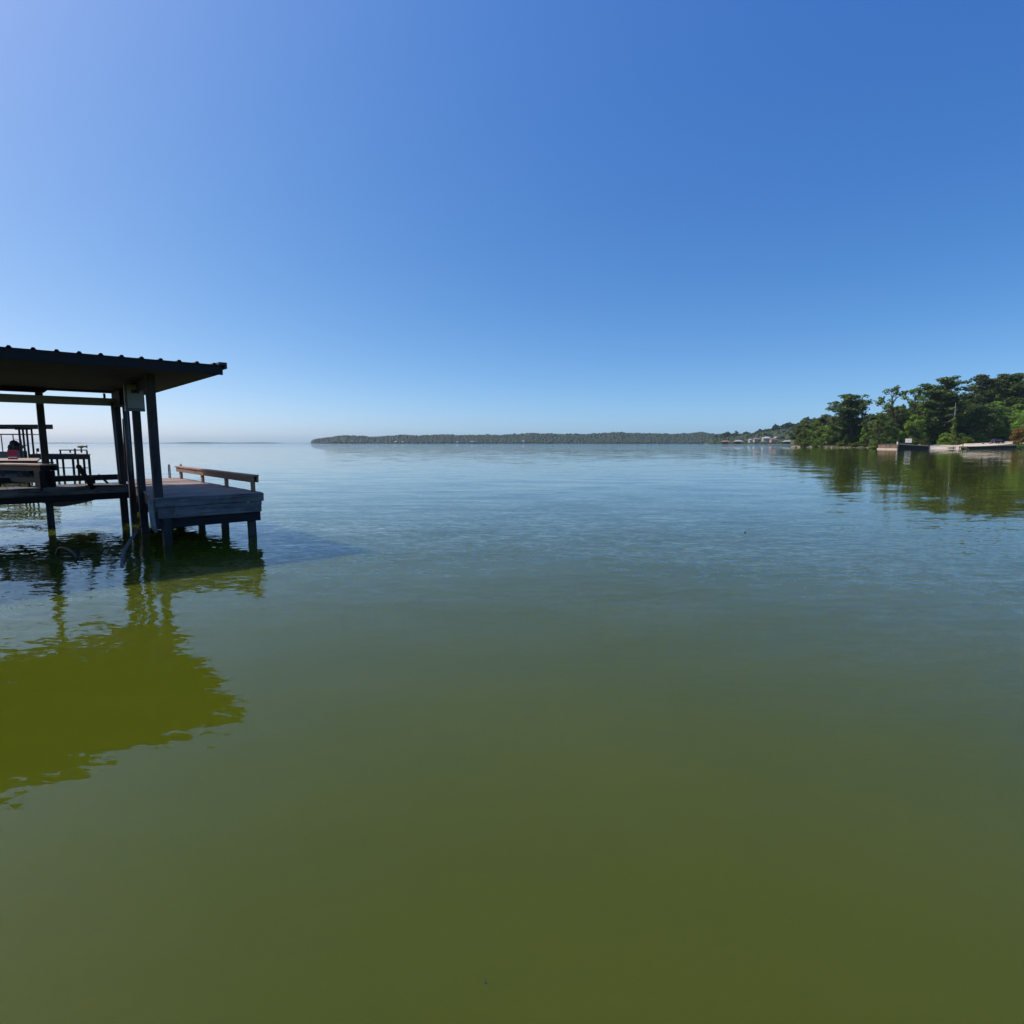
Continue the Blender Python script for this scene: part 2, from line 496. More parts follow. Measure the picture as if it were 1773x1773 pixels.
# walkway rims
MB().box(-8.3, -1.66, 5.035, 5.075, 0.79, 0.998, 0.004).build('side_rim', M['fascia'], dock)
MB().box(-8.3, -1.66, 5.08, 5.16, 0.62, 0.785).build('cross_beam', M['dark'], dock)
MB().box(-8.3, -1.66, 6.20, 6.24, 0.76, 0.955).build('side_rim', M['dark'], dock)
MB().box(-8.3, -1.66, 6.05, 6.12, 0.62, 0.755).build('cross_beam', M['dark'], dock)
# kick rail on the far side of the walkway
kr = MB(); kr.box(-8.2, -1.75, 6.14, 6.18, 1.08, 1.235)
kr.build('kick_rail', M['dark'], dock)
for x in (-7.6, -5.2, -2.5):
    MB().box(x, x + 0.09, 6.07, 6.135, 0.998, 1.2).build('rail_block', M['dark'], dock)

# posts and pilings
def piling(x, y, z0, z1, w=0.145, mat='post', name='piling', lean=(0, 0)):
    mb = MB(); h = w / 2
    nz = 7; vs = []
    for i in range(nz):
        k = i / (nz - 1); z = z0 + (z1 - z0) * k
        dx = lean[0] * k + (random.uniform(-.004, .004) if 0 < i < nz - 1 else 0); dy = lean[1] * k
        for a, b in ((-h, -h), (h, -h), (h, h), (-h, h)):
            vs.append((a + dx, b + dy, z))
    fs = [(3, 2, 1, 0), tuple(4 * (nz - 1) + i for i in range(4))]
    for i in range(nz - 1):
        for j in range(4):
            q = (j + 1) % 4
            fs.append((4 * i + j, 4 * i + q, 4 * i + 4 + q, 4 * i + 4 + j))
    mb.add(vs, fs)
    o = mb.build(name, M[mat], dock); o.location = (x, y, 0)
    return o
ROOF_Z = 3.50
piling(-2.05, 0.09, 0.36, ROOF_Z, 0.155, name='roof_post')
piling(-1.95, 0.0, -1.4, 0.555, 0.155)
piling(-1.95, 2.32, -1.4, ROOF_Z, 0.15, name='roof_post')
piling(-1.86, 4.18, -1.4, ROOF_Z, 0.13, name='roof_post', lean=(0, 0))
piling(-1.90, 5.25, -1.4, ROOF_Z, 0.16, name='roof_post')
piling(-3.5, 5.40, -1.4, ROOF_Z, 0.15, name='roof_post')
piling(-8.0, 5.40, -1.4, ROOF_Z, 0.15, name='roof_post')
piling(-8.0, 0.0, -1.4, ROOF_Z, 0.15, name='roof_post')
for y in (0.16, 2.2, 4.4, 6.9):
    piling(-0.20, y, -1.4, 0.93 if y > 0.2 else 0.7, 0.15)
piling(-1.3, 7.3, -1.4, 0.93, 0.15)
piling(-6.2, 6.0, -1.4, 0.6, 0.15)
# guide poles and boards beside the slip posts
def loc_at(px, py, D):
    p = at(px, py, D); q = Matrix.Rotation(-ANG, 3, 'Z') @ (Vector((p.x, p.y, 0)) - O); return (q.x, q.y, p.z)
g0 = loc_at(193.5, 696, 15.55); g1 = loc_at(207.5, 834, 15.75)
MB().tube([g0, g1], 0.035, 10).build('guide_pole', M['pipe'], dock)
g0 = loc_at(215, 700, 14.9); g1 = loc_at(228.5, 839, 15.1)
MB().tube([g0, g1], 0.052, 10).build('guide_pole', M['pipe'], dock)
for (pa_, pb2, D_) in (((213.5, 725), (219.5, 834), 15.7), ((233, 729), (239, 838), 14.95)):
    MB().beam(loc_at(*pa_, D_), loc_at(*pb2, D_), 0.05, 0.05, (0, 1, 0)).build('guide_board', M['post'], dock)
MB().tube([loc_at(228.6, 706, 14.2), loc_at(229.8, 728, 14.2)], 0.012, 6).build('wire', M['black'], dock)
# pale fender at the front left corner
fd = MB(); fd.tube([(-2.19, 0.02, 1.0), (-2.20, 0.02, 0.75), (-2.19, 0.0, 0.45), (-2.15, -0.02, 0.28)], [0.05, 0.052, 0.05, 0.03], 8)
fd.build('fender', M['pale'], dock)

# horizontal beams under the roof
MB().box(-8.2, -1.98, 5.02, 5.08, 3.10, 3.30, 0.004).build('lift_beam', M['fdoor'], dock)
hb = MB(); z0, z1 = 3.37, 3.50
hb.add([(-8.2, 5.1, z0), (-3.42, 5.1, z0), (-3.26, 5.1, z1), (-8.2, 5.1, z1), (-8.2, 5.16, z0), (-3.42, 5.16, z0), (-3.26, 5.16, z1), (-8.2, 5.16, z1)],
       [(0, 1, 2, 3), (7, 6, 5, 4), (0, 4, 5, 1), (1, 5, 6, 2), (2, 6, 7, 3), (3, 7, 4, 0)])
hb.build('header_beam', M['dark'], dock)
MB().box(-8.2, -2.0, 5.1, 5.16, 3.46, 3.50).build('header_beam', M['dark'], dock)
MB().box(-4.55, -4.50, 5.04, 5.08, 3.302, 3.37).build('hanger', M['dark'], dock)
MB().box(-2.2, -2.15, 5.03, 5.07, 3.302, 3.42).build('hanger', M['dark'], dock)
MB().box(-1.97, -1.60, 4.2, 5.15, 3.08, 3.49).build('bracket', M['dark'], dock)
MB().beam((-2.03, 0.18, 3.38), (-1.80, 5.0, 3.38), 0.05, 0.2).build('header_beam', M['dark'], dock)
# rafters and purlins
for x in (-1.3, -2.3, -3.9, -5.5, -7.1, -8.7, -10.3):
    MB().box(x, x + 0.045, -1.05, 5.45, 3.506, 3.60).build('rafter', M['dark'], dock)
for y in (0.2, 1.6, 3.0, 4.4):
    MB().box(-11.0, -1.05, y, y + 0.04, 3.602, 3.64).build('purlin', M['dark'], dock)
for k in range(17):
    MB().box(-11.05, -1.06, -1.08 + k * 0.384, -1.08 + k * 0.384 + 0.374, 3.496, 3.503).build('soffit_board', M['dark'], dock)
# ribbed metal roof, panels three ribs wide
def roof_panel_mesh():
    p = 0.305; prof = []
    for k in range(3):
        x = k * p
        prof += [(x, 0.0), (x + 0.115, 0.0), (x + 0.138, 0.034), (x + 0.172, 0.034), (x + 0.195, 0.0)]
    prof.append((3 * p - 0.001, 0.0))
    mb = MB(); n = len(prof)
    vs = [(x, y, z) for y in (-1.19, 5.465) for x, z in prof] + [(x, y, z - 0.003) for y in (-1.19, 5.465) for x, z in prof]
    fs = []
    for i in range(n - 1):
        fs.append((i, i + 1, n + i + 1, n + i))
        fs.append((2 * n + i + 1, 2 * n + i, 3 * n + i, 3 * n + i + 1))
        fs.append((i + 1, i, 2 * n + i, 2 * n + i + 1))
        fs.append((n + i, n + i + 1, 3 * n + i + 1, 3 * n + i))
    mb.add(vs, fs)
    return mb.mesh('roof_panel')
rp = roof_panel_mesh()
for k in range(11):
    o = link('roof_panel', rp, M['roof'], dock)
    o.location = (-1.02 - (k + 1) * 0.915, 0, 3.648)
MB().box(-11.1, -1.02, -1.17, -1.13, 3.46, 3.643, 0.003).build('eave_fascia', M['dark'], dock)
MB().box(-11.1, -1.02, 5.47, 5.51, 3.46, 3.69).build('eave_fascia', M['dark'], dock)
MB().box(-1.045, -1.01, -1.128, 5.465, 3.49, 3.643, 0.003).build('eave_fascia', M['dark'], dock)
MB().box(-1.10, -0.95, -1.22, 5.57, 3.646, 3.70, 0.003).build('edge_trim', M['roof'], dock)
MB().box(-0.995, -0.95, -1.22, 5.57, 3.58, 3.644, 0.003).build('edge_trim', M['roof'], dock)

# rail along the right edge of the deck
MB().box(-0.19, -0.02, 0.05, 7.2, 1.355, 1.395, 0.004).build('rail_cap', M['rail'], dock)
MB().box(-0.165, -0.125, 0.08, 7.15, 1.22, 1.353, 0.004).build('rail_board', M['rail'], dock)
MB().box(-0.06, -0.022, 0.08, 7.15, 1.22, 1.353, 0.004).build('rail_board', M['rail'], dock)
rpm = MB().box(-0.03, 0.03, -0.07, 0.07, 0.002, 0.35, 0.004).mesh('rail_post')
for y in (0.27, 2.25, 4.45, 6.9):
    o = link('rail_post', rpm, M['rail'], dock); o.location = (-0.0935, y, DZ + 0.003)

# swim ladder hoops at the far end
for y in (7.05, 8.15):
    p0 = at(292 if y > 8 else 312, 828, 18.85 if y > 8 else 18.5)
    q = dock.matrix_world
lad = empty('swim_ladder', L(-0.02, 7.75, DZ), ANG)
tag(lad, 'metal swim ladder with two hooped handles at the far end of the open deck', 'ladder')
for k, dx in enumerate((0.0, -0.34)):
    pts = [(dx, 0.16, -0.9), (dx, 0.16, 0.36)]
    for i in range(7):
        a = math.pi * i / 6
        pts.append((dx, 0.16 - 0.09 * (1 - math.cos(a)) , 0.38 + 0.06 * math.sin(a)))
    pts += [(dx, -0.02, 0.3), (dx, -0.04, 0.0)]
    MB().tube(pts, 0.017, 8).build('handle', M['chrome'], lad)
for z in (-0.15, -0.42, -0.69):
    MB().box(-0.34, 0.0, 0.13, 0.19, z, z + 0.025).build('rung', M['chrome'], lad)
lad.location = L(0.06, 7.45, DZ)

# electrical box on the second post
eb = empty('box', (0, 0, 0)); eb.parent = dock
eb.name = 'electrical_box'
pb = at(234, 690, 13.35); loc = Matrix.Rotation(-ANG, 3, 'Z') @ (Vector((pb.x, pb.y, 0)) - O)
eb.location = (loc.x, loc.y, 0)
MB().box(-0.20, 0.18, 0, 0.10, 2.84, 3.455, 0.006).build('box_case', M['box'], eb)
MB().box(-0.155, 0.165, -0.014, -0.002, 2.91, 3.43, 0.004).build('box_door', M['fdoor'], eb)
MB().box(-0.07, 0.09, -0.018, -0.0145, 3.24, 3.32).build('box_label', M['label'], eb)
MB().tube([(0.17, 0.05, 3.30), (0.27, 0.08, 3.27), (0.32, 0.08, 3.33), (0.34, 0.08, 3.46)], 0.012, 6).build('cable', M['black'], eb)

# ------------------------------------------------------------------ things around the slip
# rope coil on the outer post
rc = MB()
for k in range(5):
    pts = []
    for i in range(17):
        a = 2 * math.pi * i / 16
        pts.append((0.115 * math.cos(a), 0.115 * math.sin(a), 0.02 + k * 0.045 + 0.02 * math.sin(a * 2 + k)))
    rc.tube(pts, 0.024, 6, cap=False)
rc.tube([(-0.11, -0.05, 0.14), (-0.17, -0.08, 0.0), (-0.13, -0.1, -0.12)], 0.02, 6)
ro = rc.build('rope_coil', M['black']); ro.location = L(-3.5, 5.4, 1.16)
tag(ro, 'thick dark rope wound in a coil round the outer roof post', 'rope')

# low bench whose end stands at the walkway
pr = at(68, 805, 14.5); pl = at(-60, 804, 15.5)
d = (pl - pr); d.z = 0; rz = math.atan2(d.y, d.x) + math.pi
bench = empty('work_bench', (pr.x, pr.y, 0), rz)
tag(bench, 'low dark timber bench with a sunlit top edge beside the boathouse walkway', 'bench')
MB().box(-2.0, 0.02, 0, 0.42, 1.55, 1.59, 0.004).build('bench_top', M['tan'], bench)  # sunlight on the top edge put into the colour, tan over a dark frame
MB().box(-2.0, 0.01, 0.005, 0.05, 1.42, 1.548).build('apron', M['dark'], bench)
MB().box(-2.0, 0.01, 0.36, 0.405, 1.42, 1.548).build('apron', M['dark'], bench)
MB().box(-0.2, 0.0, -0.02, 0.12, 0.92, 1.418).build('leg', M['dark'], bench)
MB().box(-0.14, 0.0, 0.28, 0.35, 0.92, 1.418).build('leg', M['dark'], bench)
MB().box(-1.9, -1.78, 0.0, 0.12, 0.92, 1.418).build('leg', M['dark'], bench)
MB().box(-1.775, -0.205, 0.03, 0.09, 1.12, 1.25).build('stretcher', M['dark'], bench)
MB().box(-0.60, -0.54, 0.035, 0.085, 0.95, 1.118).build('brace', M['dark'], bench)

# deck chair seen from its side
ch_p = at(150, 826, 14.9)
def wp(px, py, D): return at(px, py, D)
ch = empty('deck_chair', (ch_p.x, ch_p.y, 1.0), 0)
tag(ch, 'dark wooden deck chair tipped back against the walkway rail, seen from its side', 'chair')
def chp(px, py, D):
    p = at(px, py, D); return (p.x - ch_p.x, p.y - ch_p.y, p.z - 1.0)
m1 = MB()
a = Vector(chp(137, 809, 15.1)); b = Vector(chp(160, 844, 14.95))
m1.beam(a, b, 0.40, 0.10, (0, 1, 0)) if False else None
dirv = (b - a).normalized()
w = Vector((0, 1, 0)); nrm = dirv.cross(w).normalized()
def plank(mb, a, b, wid, th):
    d = (b - a).normalized(); w = Vector((-0.62, 0.78, 0)); w = (w - d * w.dot(d)).normalized(); n_ = d.cross(w)
    vs = []
    for s_ in (-wid / 2, wid / 2):
        ring = [a - n_ * th / 2, b - n_ * th / 2, b + n_ * th / 2, a + n_ * th / 2, a + n_ * th * 0.25 - d * th * 0.35, a - n_ * th * 0.25 - d * th * 0.35]
        vs += [p + w * s_ for p in ring]
    mb.add(vs, [(0, 1, 2, 3, 4, 5), (11, 10, 9, 8, 7, 6)] + [(i, i + 6, (i + 1) % 6 + 6, (i + 1) % 6) for i in range(6)])
for k, off in enumerate((-0.16, 0.0, 0.16)):
    mm = MB(); plank(mm, a + Vector((-0.62 * off, 0.78 * off, 0)), b + Vector((-0.62 * off, 0.78 * off, 0)), 0.14, 0.11); mm.build('back_slat', M['matt'], ch)
for off in (-0.14, 0.14):
    mm = MB(); plank(mm, Vector(chp(172, 823, 15.0)) + Vector((-0.62 * off, 0.78 * off, 0)), Vector(chp(186, 836, 15.0)) + Vector((-0.62 * off, 0.78 * off, 0)), 0.05, 0.05); mm.build('leg', M['post'], ch)
MB().beam((-0.05, 0, 0.02), (0.5, 0.12, 0.02), 0.05, 0.035).build('frame', M['dark'], ch)

# hull hung under the walkway
hx = at(102, 870, 15.4)
hu = MB()
rings = []
N = 11
for j in range(9):
    k = j / 8
    wdt = 0.40 * math.sqrt(max(0.02, 1 - (k * 1.0) ** 3)); zb = 0.42 + 0.22 * k ** 3
    for i in range(N):
        a_ = math.pi * i / (N - 1)
        rings.append((-wdt * math.cos(a_), k * 2.4, 0.62 + 0.02 - (0.64 - zb) * math.sin(a_) ** 0.7))
fs = []
for j in range(8):
    for i in range(N - 1):
        fs.append((j * N + i, (j + 1) * N + i, (j + 1) * N + i + 1, j * N + i + 1))
    fs.append((j * N, j * N + N - 1, (j + 1) * N + N - 1, (j + 1) * N))
fs.append(tuple(range(N)))
hu.add(rings, fs, False)
hroot = empty('dinghy', (hx.x, hx.y, 0), R(8))
tag(hroot, 'small dark dinghy hull slung beneath the boathouse walkway', 'boat')
hu.build('hull', M['hull'], hroot)
MB().box(0.33, 0.44, 0.0, 2.0, 0.585, 0.61).build('gunwale', M['black'], hroot)
MB().box(-0.44, -0.33, 0.0, 2.0, 0.585, 0.61).build('gunwale', M['black'], hroot)

# bent branch leaning on the pilings, and one poking out of the water
pts = [at(246, 908, 12.2), at(236, 921, 11.8), at(225, 937, 11.3), at(215, 953, 10.8), at(212, 966, 10.25), at(211, 979, 9.85), at(212, 990, 9.7)]
g = MB().tube(pts, [0.018, 0.026, 0.03, 0.032, 0.03, 0.028, 0.022], 8)
o = g.build('branch', M['stick']); tag(o, 'long bent bare branch leaning from the pilings into the water', 'branch')
pts = [at(104, 972, 10.9), at(112, 973.5, 10.85), at(122, 977, 10.75), at(131, 980, 10.65), at(136, 982, 10.6), at(133, 986, 10.5)]
pts = [Vector((p.x, p.y, max(0.02, p.z))) for p in pts]
pts[0].z = .12; pts[1].z = .14; pts[2].z = .12; pts[3].z = .08; pts[4].z = 0.03; pts[5].z = -0.06
pts.insert(0, pts[0] + Vector((-.12, .06, -.14)))
g = MB().tube(pts, [0.02, 0.024, 0.024, 0.026, 0.028, 0.034, 0.03], 8)
g.tube([pts[4], pts[4] + Vector((0.05, 0.02, 0.09))], [0.018, 0.008], 6)
o = g.build('sunken_branch', M['black']); tag(o, 'short hooked branch breaking the water surface near the outer post', 'branch')

# floating bits
p = at(840, 1700, EYE / -V(1700))
o = MB().ellipsoid((0, 0, 0), (0.004, 0.013, 0.003), 8, 5).build('floating_leaf', M['black'])
o.location = (p.x, p.y, 0.002); o.rotation_euler = (0, 0, R(25)); tag(o, 'tiny dark leaf floating on the green water at the bottom of the view', 'leaf')
p = at(1290, 922, EYE / -V(922))
o = MB().ellipsoid((0, 0, 0), (0.02, 0.02, 0.022), 8, 6).build('floating_nut', M['black'])
o.location = (p.x, p.y, 0.008); tag(o, 'tiny dark nut floating alone on open blue water right of centre', 'nut')

# ================================================================== NEIGHBOUR'S DOCK (behind, at the left edge)
def X(px, D): return U(px) * D
nd = empty('neighbour_dock', (X(60, 40), 40, 0), 0)
tag(nd, 'distant neighbouring dock with flat roof, benches and piles, seen through the boathouse', 'dock')
NX, NY = nd.location.x, nd.location.y
def nbox(name, x0, x1, y0, y1, z0, z1, mat):
    k = 0.787 * (y1 - y0)                  # that dock runs away to the left
    v_ = [(x + (-k if y == y1 else 0) - NX, y - NY, z) for z in (z0, z1) for y in (y0, y1) for x in (x0, x1)]
    return MB().add(v_, [(0, 2, 3, 1), (4, 5, 7, 6), (0, 1, 5, 4), (2, 6, 7, 3), (0, 4, 6, 2), (1, 3, 7, 5)]).build(name, M[mat], nd)
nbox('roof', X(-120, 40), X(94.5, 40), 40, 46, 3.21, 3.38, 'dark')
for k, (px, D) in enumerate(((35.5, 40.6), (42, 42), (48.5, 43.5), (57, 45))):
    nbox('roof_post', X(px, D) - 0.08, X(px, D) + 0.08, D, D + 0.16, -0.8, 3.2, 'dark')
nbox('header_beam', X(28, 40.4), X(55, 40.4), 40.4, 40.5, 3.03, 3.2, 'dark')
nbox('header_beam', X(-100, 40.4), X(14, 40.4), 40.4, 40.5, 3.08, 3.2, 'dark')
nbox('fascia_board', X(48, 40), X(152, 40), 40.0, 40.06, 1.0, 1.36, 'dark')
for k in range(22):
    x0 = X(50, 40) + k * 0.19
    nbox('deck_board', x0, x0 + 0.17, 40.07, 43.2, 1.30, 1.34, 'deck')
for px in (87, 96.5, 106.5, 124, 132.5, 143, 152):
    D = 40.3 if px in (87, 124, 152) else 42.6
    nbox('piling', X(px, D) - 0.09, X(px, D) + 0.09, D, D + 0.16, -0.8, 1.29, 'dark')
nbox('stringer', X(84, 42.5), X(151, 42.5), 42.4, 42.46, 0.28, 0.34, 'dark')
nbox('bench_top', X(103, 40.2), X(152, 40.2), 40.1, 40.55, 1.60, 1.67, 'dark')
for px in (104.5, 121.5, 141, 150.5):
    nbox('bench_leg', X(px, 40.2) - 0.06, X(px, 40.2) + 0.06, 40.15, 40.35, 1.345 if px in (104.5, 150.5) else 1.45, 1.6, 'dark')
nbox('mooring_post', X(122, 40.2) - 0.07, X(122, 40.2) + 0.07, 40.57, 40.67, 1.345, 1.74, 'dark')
# lit finger deck, nearer
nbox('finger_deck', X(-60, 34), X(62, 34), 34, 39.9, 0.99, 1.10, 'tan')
nbox('fascia_board', X(-60, 34), X(63, 34), 33.93, 33.99, 0.86, 1.085, 'dark')
for px in (2, 30, 60):
    nbox('piling', X(px, 34.3) - 0.09, X(px, 34.3) + 0.09, 34.2, 34.38, -0.8, 0.985, 'dark')
nbox('deck_post', X(62.5, 40.3) - 0.03, X(62.5, 40.3) + 0.03, 40.3, 40.36, 1.34, 1.74, 'dark')
nbox('deck_pump', X(65.5, 40.3) - 0.08, X(65.5, 40.3) + 0.1, 40.25, 40.42, 1.52, 1.76, 'dark')  # small dark pump beside the deck post, gives no light
for k, (z) in enumerate((1.9, 2.2)):
    pass
nbox('cleat_arm', X(42, 42) , X(50, 42), 41.9, 41.95, 1.93, 1.99, 'black')

# fish ornament on the bench
fr = empty('fish_ornament', (X(140, 40.3), 40.3, 1.672), 0)
tag(fr, 'green painted fish ornament with a dark tail on the neighbouring dock bench', 'ornament')
MB().box(-0.03, 0.03, -0.03, 0.03, 0, 0.13).build('stand', M['black'], fr)
MB().ellipsoid((0, 0, 0.2), (0.28, 0.07, 0.095), 12, 7, 0.12).build('body', M['fish'], fr)
mb = MB(); mb.add([(0.24, -0.02, 0.2), (0.46, -0.02, 0.32), (0.40, -0.02, 0.2), (0.46, -0.02, 0.08), (0.24, 0.02, 0.2), (0.46, 0.02, 0.32), (0.40, 0.02, 0.2), (0.46, 0.02, 0.08)],
  [(0, 3, 2), (0, 2, 1), (4, 6, 7), (4, 5, 6), (0, 1, 5, 4), (1, 2, 6, 5), (2, 3, 7, 6), (3, 0, 4, 7)])
mb.build('tail', M['black'], fr)

# pontoon boat with canopy
pb_ = empty('pontoon_boat', (X(12, 43), 43, 0), 0)
tag(pb_, 'dark pontoon boat under a thin flat canopy beside the neighbouring dock', 'boat')
BX = pb_.location.x
for y in (0.1, 2.0):
    MB().tube([(X(-60, 43) - BX, y, 0.25), (X(38, 43) - BX, y, 0.25), (X(50, 43) - BX, y, 0.42)], [0.3, 0.3, 0.05], 10).build('pontoon', M['teal'], pb_)
MB().box(X(-60, 43) - BX, X(48, 43) - BX, -0.1, 2.3, 0.56, 0.66).build('floor', M['teal'], pb_)
MB().box(X(28, 43) - BX, X(47, 43) - BX, -0.1, -0.06, 0.67, 1.55).build('side_panel', M['teal'], pb_)
MB().box(X(-60, 43) - BX, X(27, 43) - BX, -0.1, -0.06, 0.67, 1.5).build('side_panel', M['hull'], pb_)
MB().box(X(-40, 43) - BX, X(29.5, 43) - BX, 0.0, 2.2, 2.74, 2.80).build('canopy', M['hull'], pb_)
for px in (3, 23.5):
    MB().tube([(X(px, 43) - BX, 0.05, 0.67), (X(px - 0.6, 43) - BX, 0.05, 2.74)], 0.035, 6).build('canopy_pole', M['black'], pb_)
mb = MB(); mb.ellipsoid((X(13, 43) - BX, 0.6, 2.0), (0.32, 0.3, 0.32), 9, 6, 0.12); mb.ellipsoid((X(9, 43) - BX, 0.6, 1.78), (0.3, 0.3, 0.3), 9, 6, 0.12); mb.ellipsoid((X(20, 43) - BX, 0.5, 1.8), (0.35, 0.3, 0.28), 9, 6, 0.12)
mb.ellipsoid((X(26, 43) - BX, 0.3, 1.7), (0.22, 0.25, 0.36), 9, 6, 0.1)
mb.build('seat', M['black'], pb_)
MB().tube([(X(5, 43) - BX, 0.9, 2.0), (X(5.5, 43) - BX, 0.9, 2.36), (X(20, 43) - BX, 0.9, 2.36), (X(20.5, 43) - BX, 0.9, 2.0)], 0.02, 6).build('seat_rail', M['chrome'], pb_)

# red folding chair on the sunlit finger deck
rc_ = empty('folding_chair', (X(20, 36), 36, 1.10), R(38))
tag(rc_, 'red folding chair with a white stripe on the sunlit neighbouring deck', 'chair')
MB().beam((0, 0.24, 0.22), (0, 0.38, 0.60), 0.5, 0.04, (0, 1, 0)).build('backrest', M['red'], rc_)
MB().box(-0.23, 0.23, -0.2, 0.24, 0.18, 0.22).build('seat', M['red'], rc_)
MB().box(-0.2, 0.2, -0.215, -0.205, 0.12, 0.165).build('stripe', M['white'], rc_)
MB().box(-0.22, 0.22, -0.2, -0.17, 0.02, 0.178).build('front_panel', M['red'], rc_)
for x in (-0.21, 0.21):
    for y in (-0.15, 0.2):
        MB().beam((x, y, 0.0), (x, y, 0.18), 0.025, 0.025, (0, 1, 0)).build('leg', M['chrome'], rc_)

# ================================================================== LAND
def lerp(tab, u):
    return float(np.interp(u, [t[0] for t in tab], [t[1] for t in tab]))
def land_mesh(name, us, shore, offs, height):
    v = []; f = []
    n = len(offs)
    for u in us:
        ds = shore(u)
        for d_ in offs:
            D = ds + d_
            v.append((u * D, D, height(u, d_)))
    for i in range(len(us) - 1):
        for j in range(n - 1):
            f.append((i * n + j, (i + 1) * n + j, (i + 1) * n + j + 1, i * n + j + 1))
    o = MB().add(v, f, True).build(name, M['ground'])
    tag(o, kind='structure')
    return o
def sstep(x): x = min(1, max(0, x)); return x * x * (3 - 2 * x)

NEAR_SH = [(0.4785, 300), (0.4855, 286), (0.52, 276), (0.56, 268), (0.61, 258), (0.626, 250), (0.6315, 200), (0.6645, 192.3), (0.7163, 202.3), (0.774, 200), (0.785, 199.3),
           (0.868, 206.3), (0.9, 206), (1.0, 190), (1.3, 150), (1.8, 110)]
def near_shore(u): return lerp(NEAR_SH, u)
HILL = [(0.478, 3.5), (0.55, 4), (0.62, 5), (0.70, 7), (0.78, 11), (0.86, 17), (1.0, 18), (1.8, 18)]
WALLTOP = [(0.47, 1.0), (0.6, 1.0), (0.626, 1.3), (0.632, 1.6), (0.6645, 1.6), (0.70, 1.1), (0.7163, 0.9), (0.785, 0.8), (0.84, 0.95), (0.868, 1.15), (0.9, 1.0), (1.8, 1.2)]
def near_h(u, d_):
    if d_ < -0.5: return -0.9
    base = lerp(WALLTOP, u)
    if 0.717 < u < 0.774:                       # the ramp goes down into the water
        return -0.35 + 1.7 * sstep((d_ + 0.0) / 26.0) + lerp(HILL, u) * sstep((d_ - 40) / 90)
    natural = not (0.6315 <= u <= 0.868)
    edge = base * sstep((d_ + 0.4) / 4.5) if natural else base
    slope = lerp([(0.47, 0.6), (0.66, 0.4), (0.72, 0.9), (0.80, 1.3), (0.88, 2.2), (1.8, 2.2)], u)
    return edge + slope * sstep(d_ / 34.0) + lerp(HILL, u) * sstep((d_ - 34) / 90)
us = sorted(set(list(np.linspace(0.4785, 1.8, 190)) + [0.6305, 0.6315, 0.6645, 0.7163, 0.7175, 0.7735, 0.775, 0.785, 0.868]))
land_mesh('ground', us, near_shore, [-3, -0.4, 0.0, 1, 2.5, 4.5, 7, 10, 14, 20, 27, 34, 45, 60, 80, 110, 150, 260, 420], near_h)

# concrete ramp slab and pale gravel drive laid on the land
def sheet(name, us, d0, d1, nd_, mat, lift):
    v = []; f = []
    for u in us:
        a0 = d0(u); a1 = d1(u)
        for j in range(nd_):
            d_ = a0 + (a1 - a0) * j / (nd_ - 1); D = near_shore(u) + d_
            v.append((u * D, D, near_h(u, d_) + lift))
    for i in range(len(us) - 1):
        for j in range(nd_ - 1):
            f.append((i * nd_ + j, (i + 1) * nd_ + j, (i + 1) * nd_ + j + 1, i * nd_ + j + 1))
    o = MB().add(v, f, True).build(name, M[mat]); tag(o, kind='structure'); return o
sheet('boat_ramp', list(np.linspace(0.7185, 0.773, 14)), lambda u: 0, lambda u: 15.5, 14, 'concrete', 0.06)
sheet('gravel_drive', list(np.linspace(0.7195, 1.3, 70)), lambda u: 16 if u < 0.773 else lerp([(0.775, 5), (0.80, 4), (0.86, 13), (0.92, 16), (1.3, 20)], u),
      lambda u: lerp([(0.70, 20), (0.75, 30), (0.83, 40), (1.3, 44)], u), 14, 'sand', 0.09)
sheet('gravel_path', list(np.linspace(0.700, 0.7160, 8)), lambda u: lerp([(0.69, 17), (0.716, 12)], u), lambda u: 21, 6, 'sand', 0.08)

# bulkheads, each built of upright boards
def bulkhead(p, q, ztop0, ztop1, label, boards=True, mat='bulk', foot=True, bw_=0.6):
    p = Vector((*p, 0)); q = Vector((*q, 0)); d_ = q - p; Ln = d_.length
    r = empty('bulkhead', p, math.atan2(d_.y, d_.x))
    tag(r, label, 'retaining wall')
    n_ = int(Ln / bw_); w_ = Ln / n_
    for k in range(n_):
        z = ztop0 + (ztop1 - ztop0) * (k + 0.5) / n_
        yo = random.uniform(-0.03, 0.03)
        MB().box(k * w_, (k + 1) * w_ - 0.03, yo, 0.10, 0.05, z - 0.06 + random.uniform(-0.02, 0.02)).build('board', M[mat], r)
    cb = MB(); cb.add([(0, -0.1, ztop0 - 0.04), (Ln, -0.1, ztop1 - 0.04), (Ln, 0.3, ztop1 - 0.04), (0, 0.3, ztop0 - 0.04), (0, -0.1, ztop0 + 0.04), (Ln, -0.1, ztop1 + 0.04), (Ln, 0.3, ztop1 + 0.04), (0, 0.3, ztop0 + 0.04)],
        [(3, 2, 1, 0), (4, 5, 6, 7), (0, 1, 5, 4), (1, 2, 6, 5), (2, 3, 7, 6), (3, 0, 4, 7)])
    cb.build('cap', M[mat], r)
    MB().box(0, Ln, 0.11, 0.30, -0.8, min(ztop0, ztop1) - 0.06).build('backing', M['dark'], r)
    if foot: MB().box(-0.05, Ln, -0.35, -0.04, -0.8, 0.38).build('footing', M['concrete'], r)
    return r
W1a = (0.6300 * 198.4, 198.4); W1b = (0.6645 * 190.2, 190.2); W2 = (0.7163 * 200.2, 200.2); W3a = (0.7855 * 198, 198); W3b = (0.868 * 205, 205)
bulkhead(W1a, W1b, 1.65, 1.62, 'brown board retaining wall with sunlit face and pale footing, left of the boat ramp')
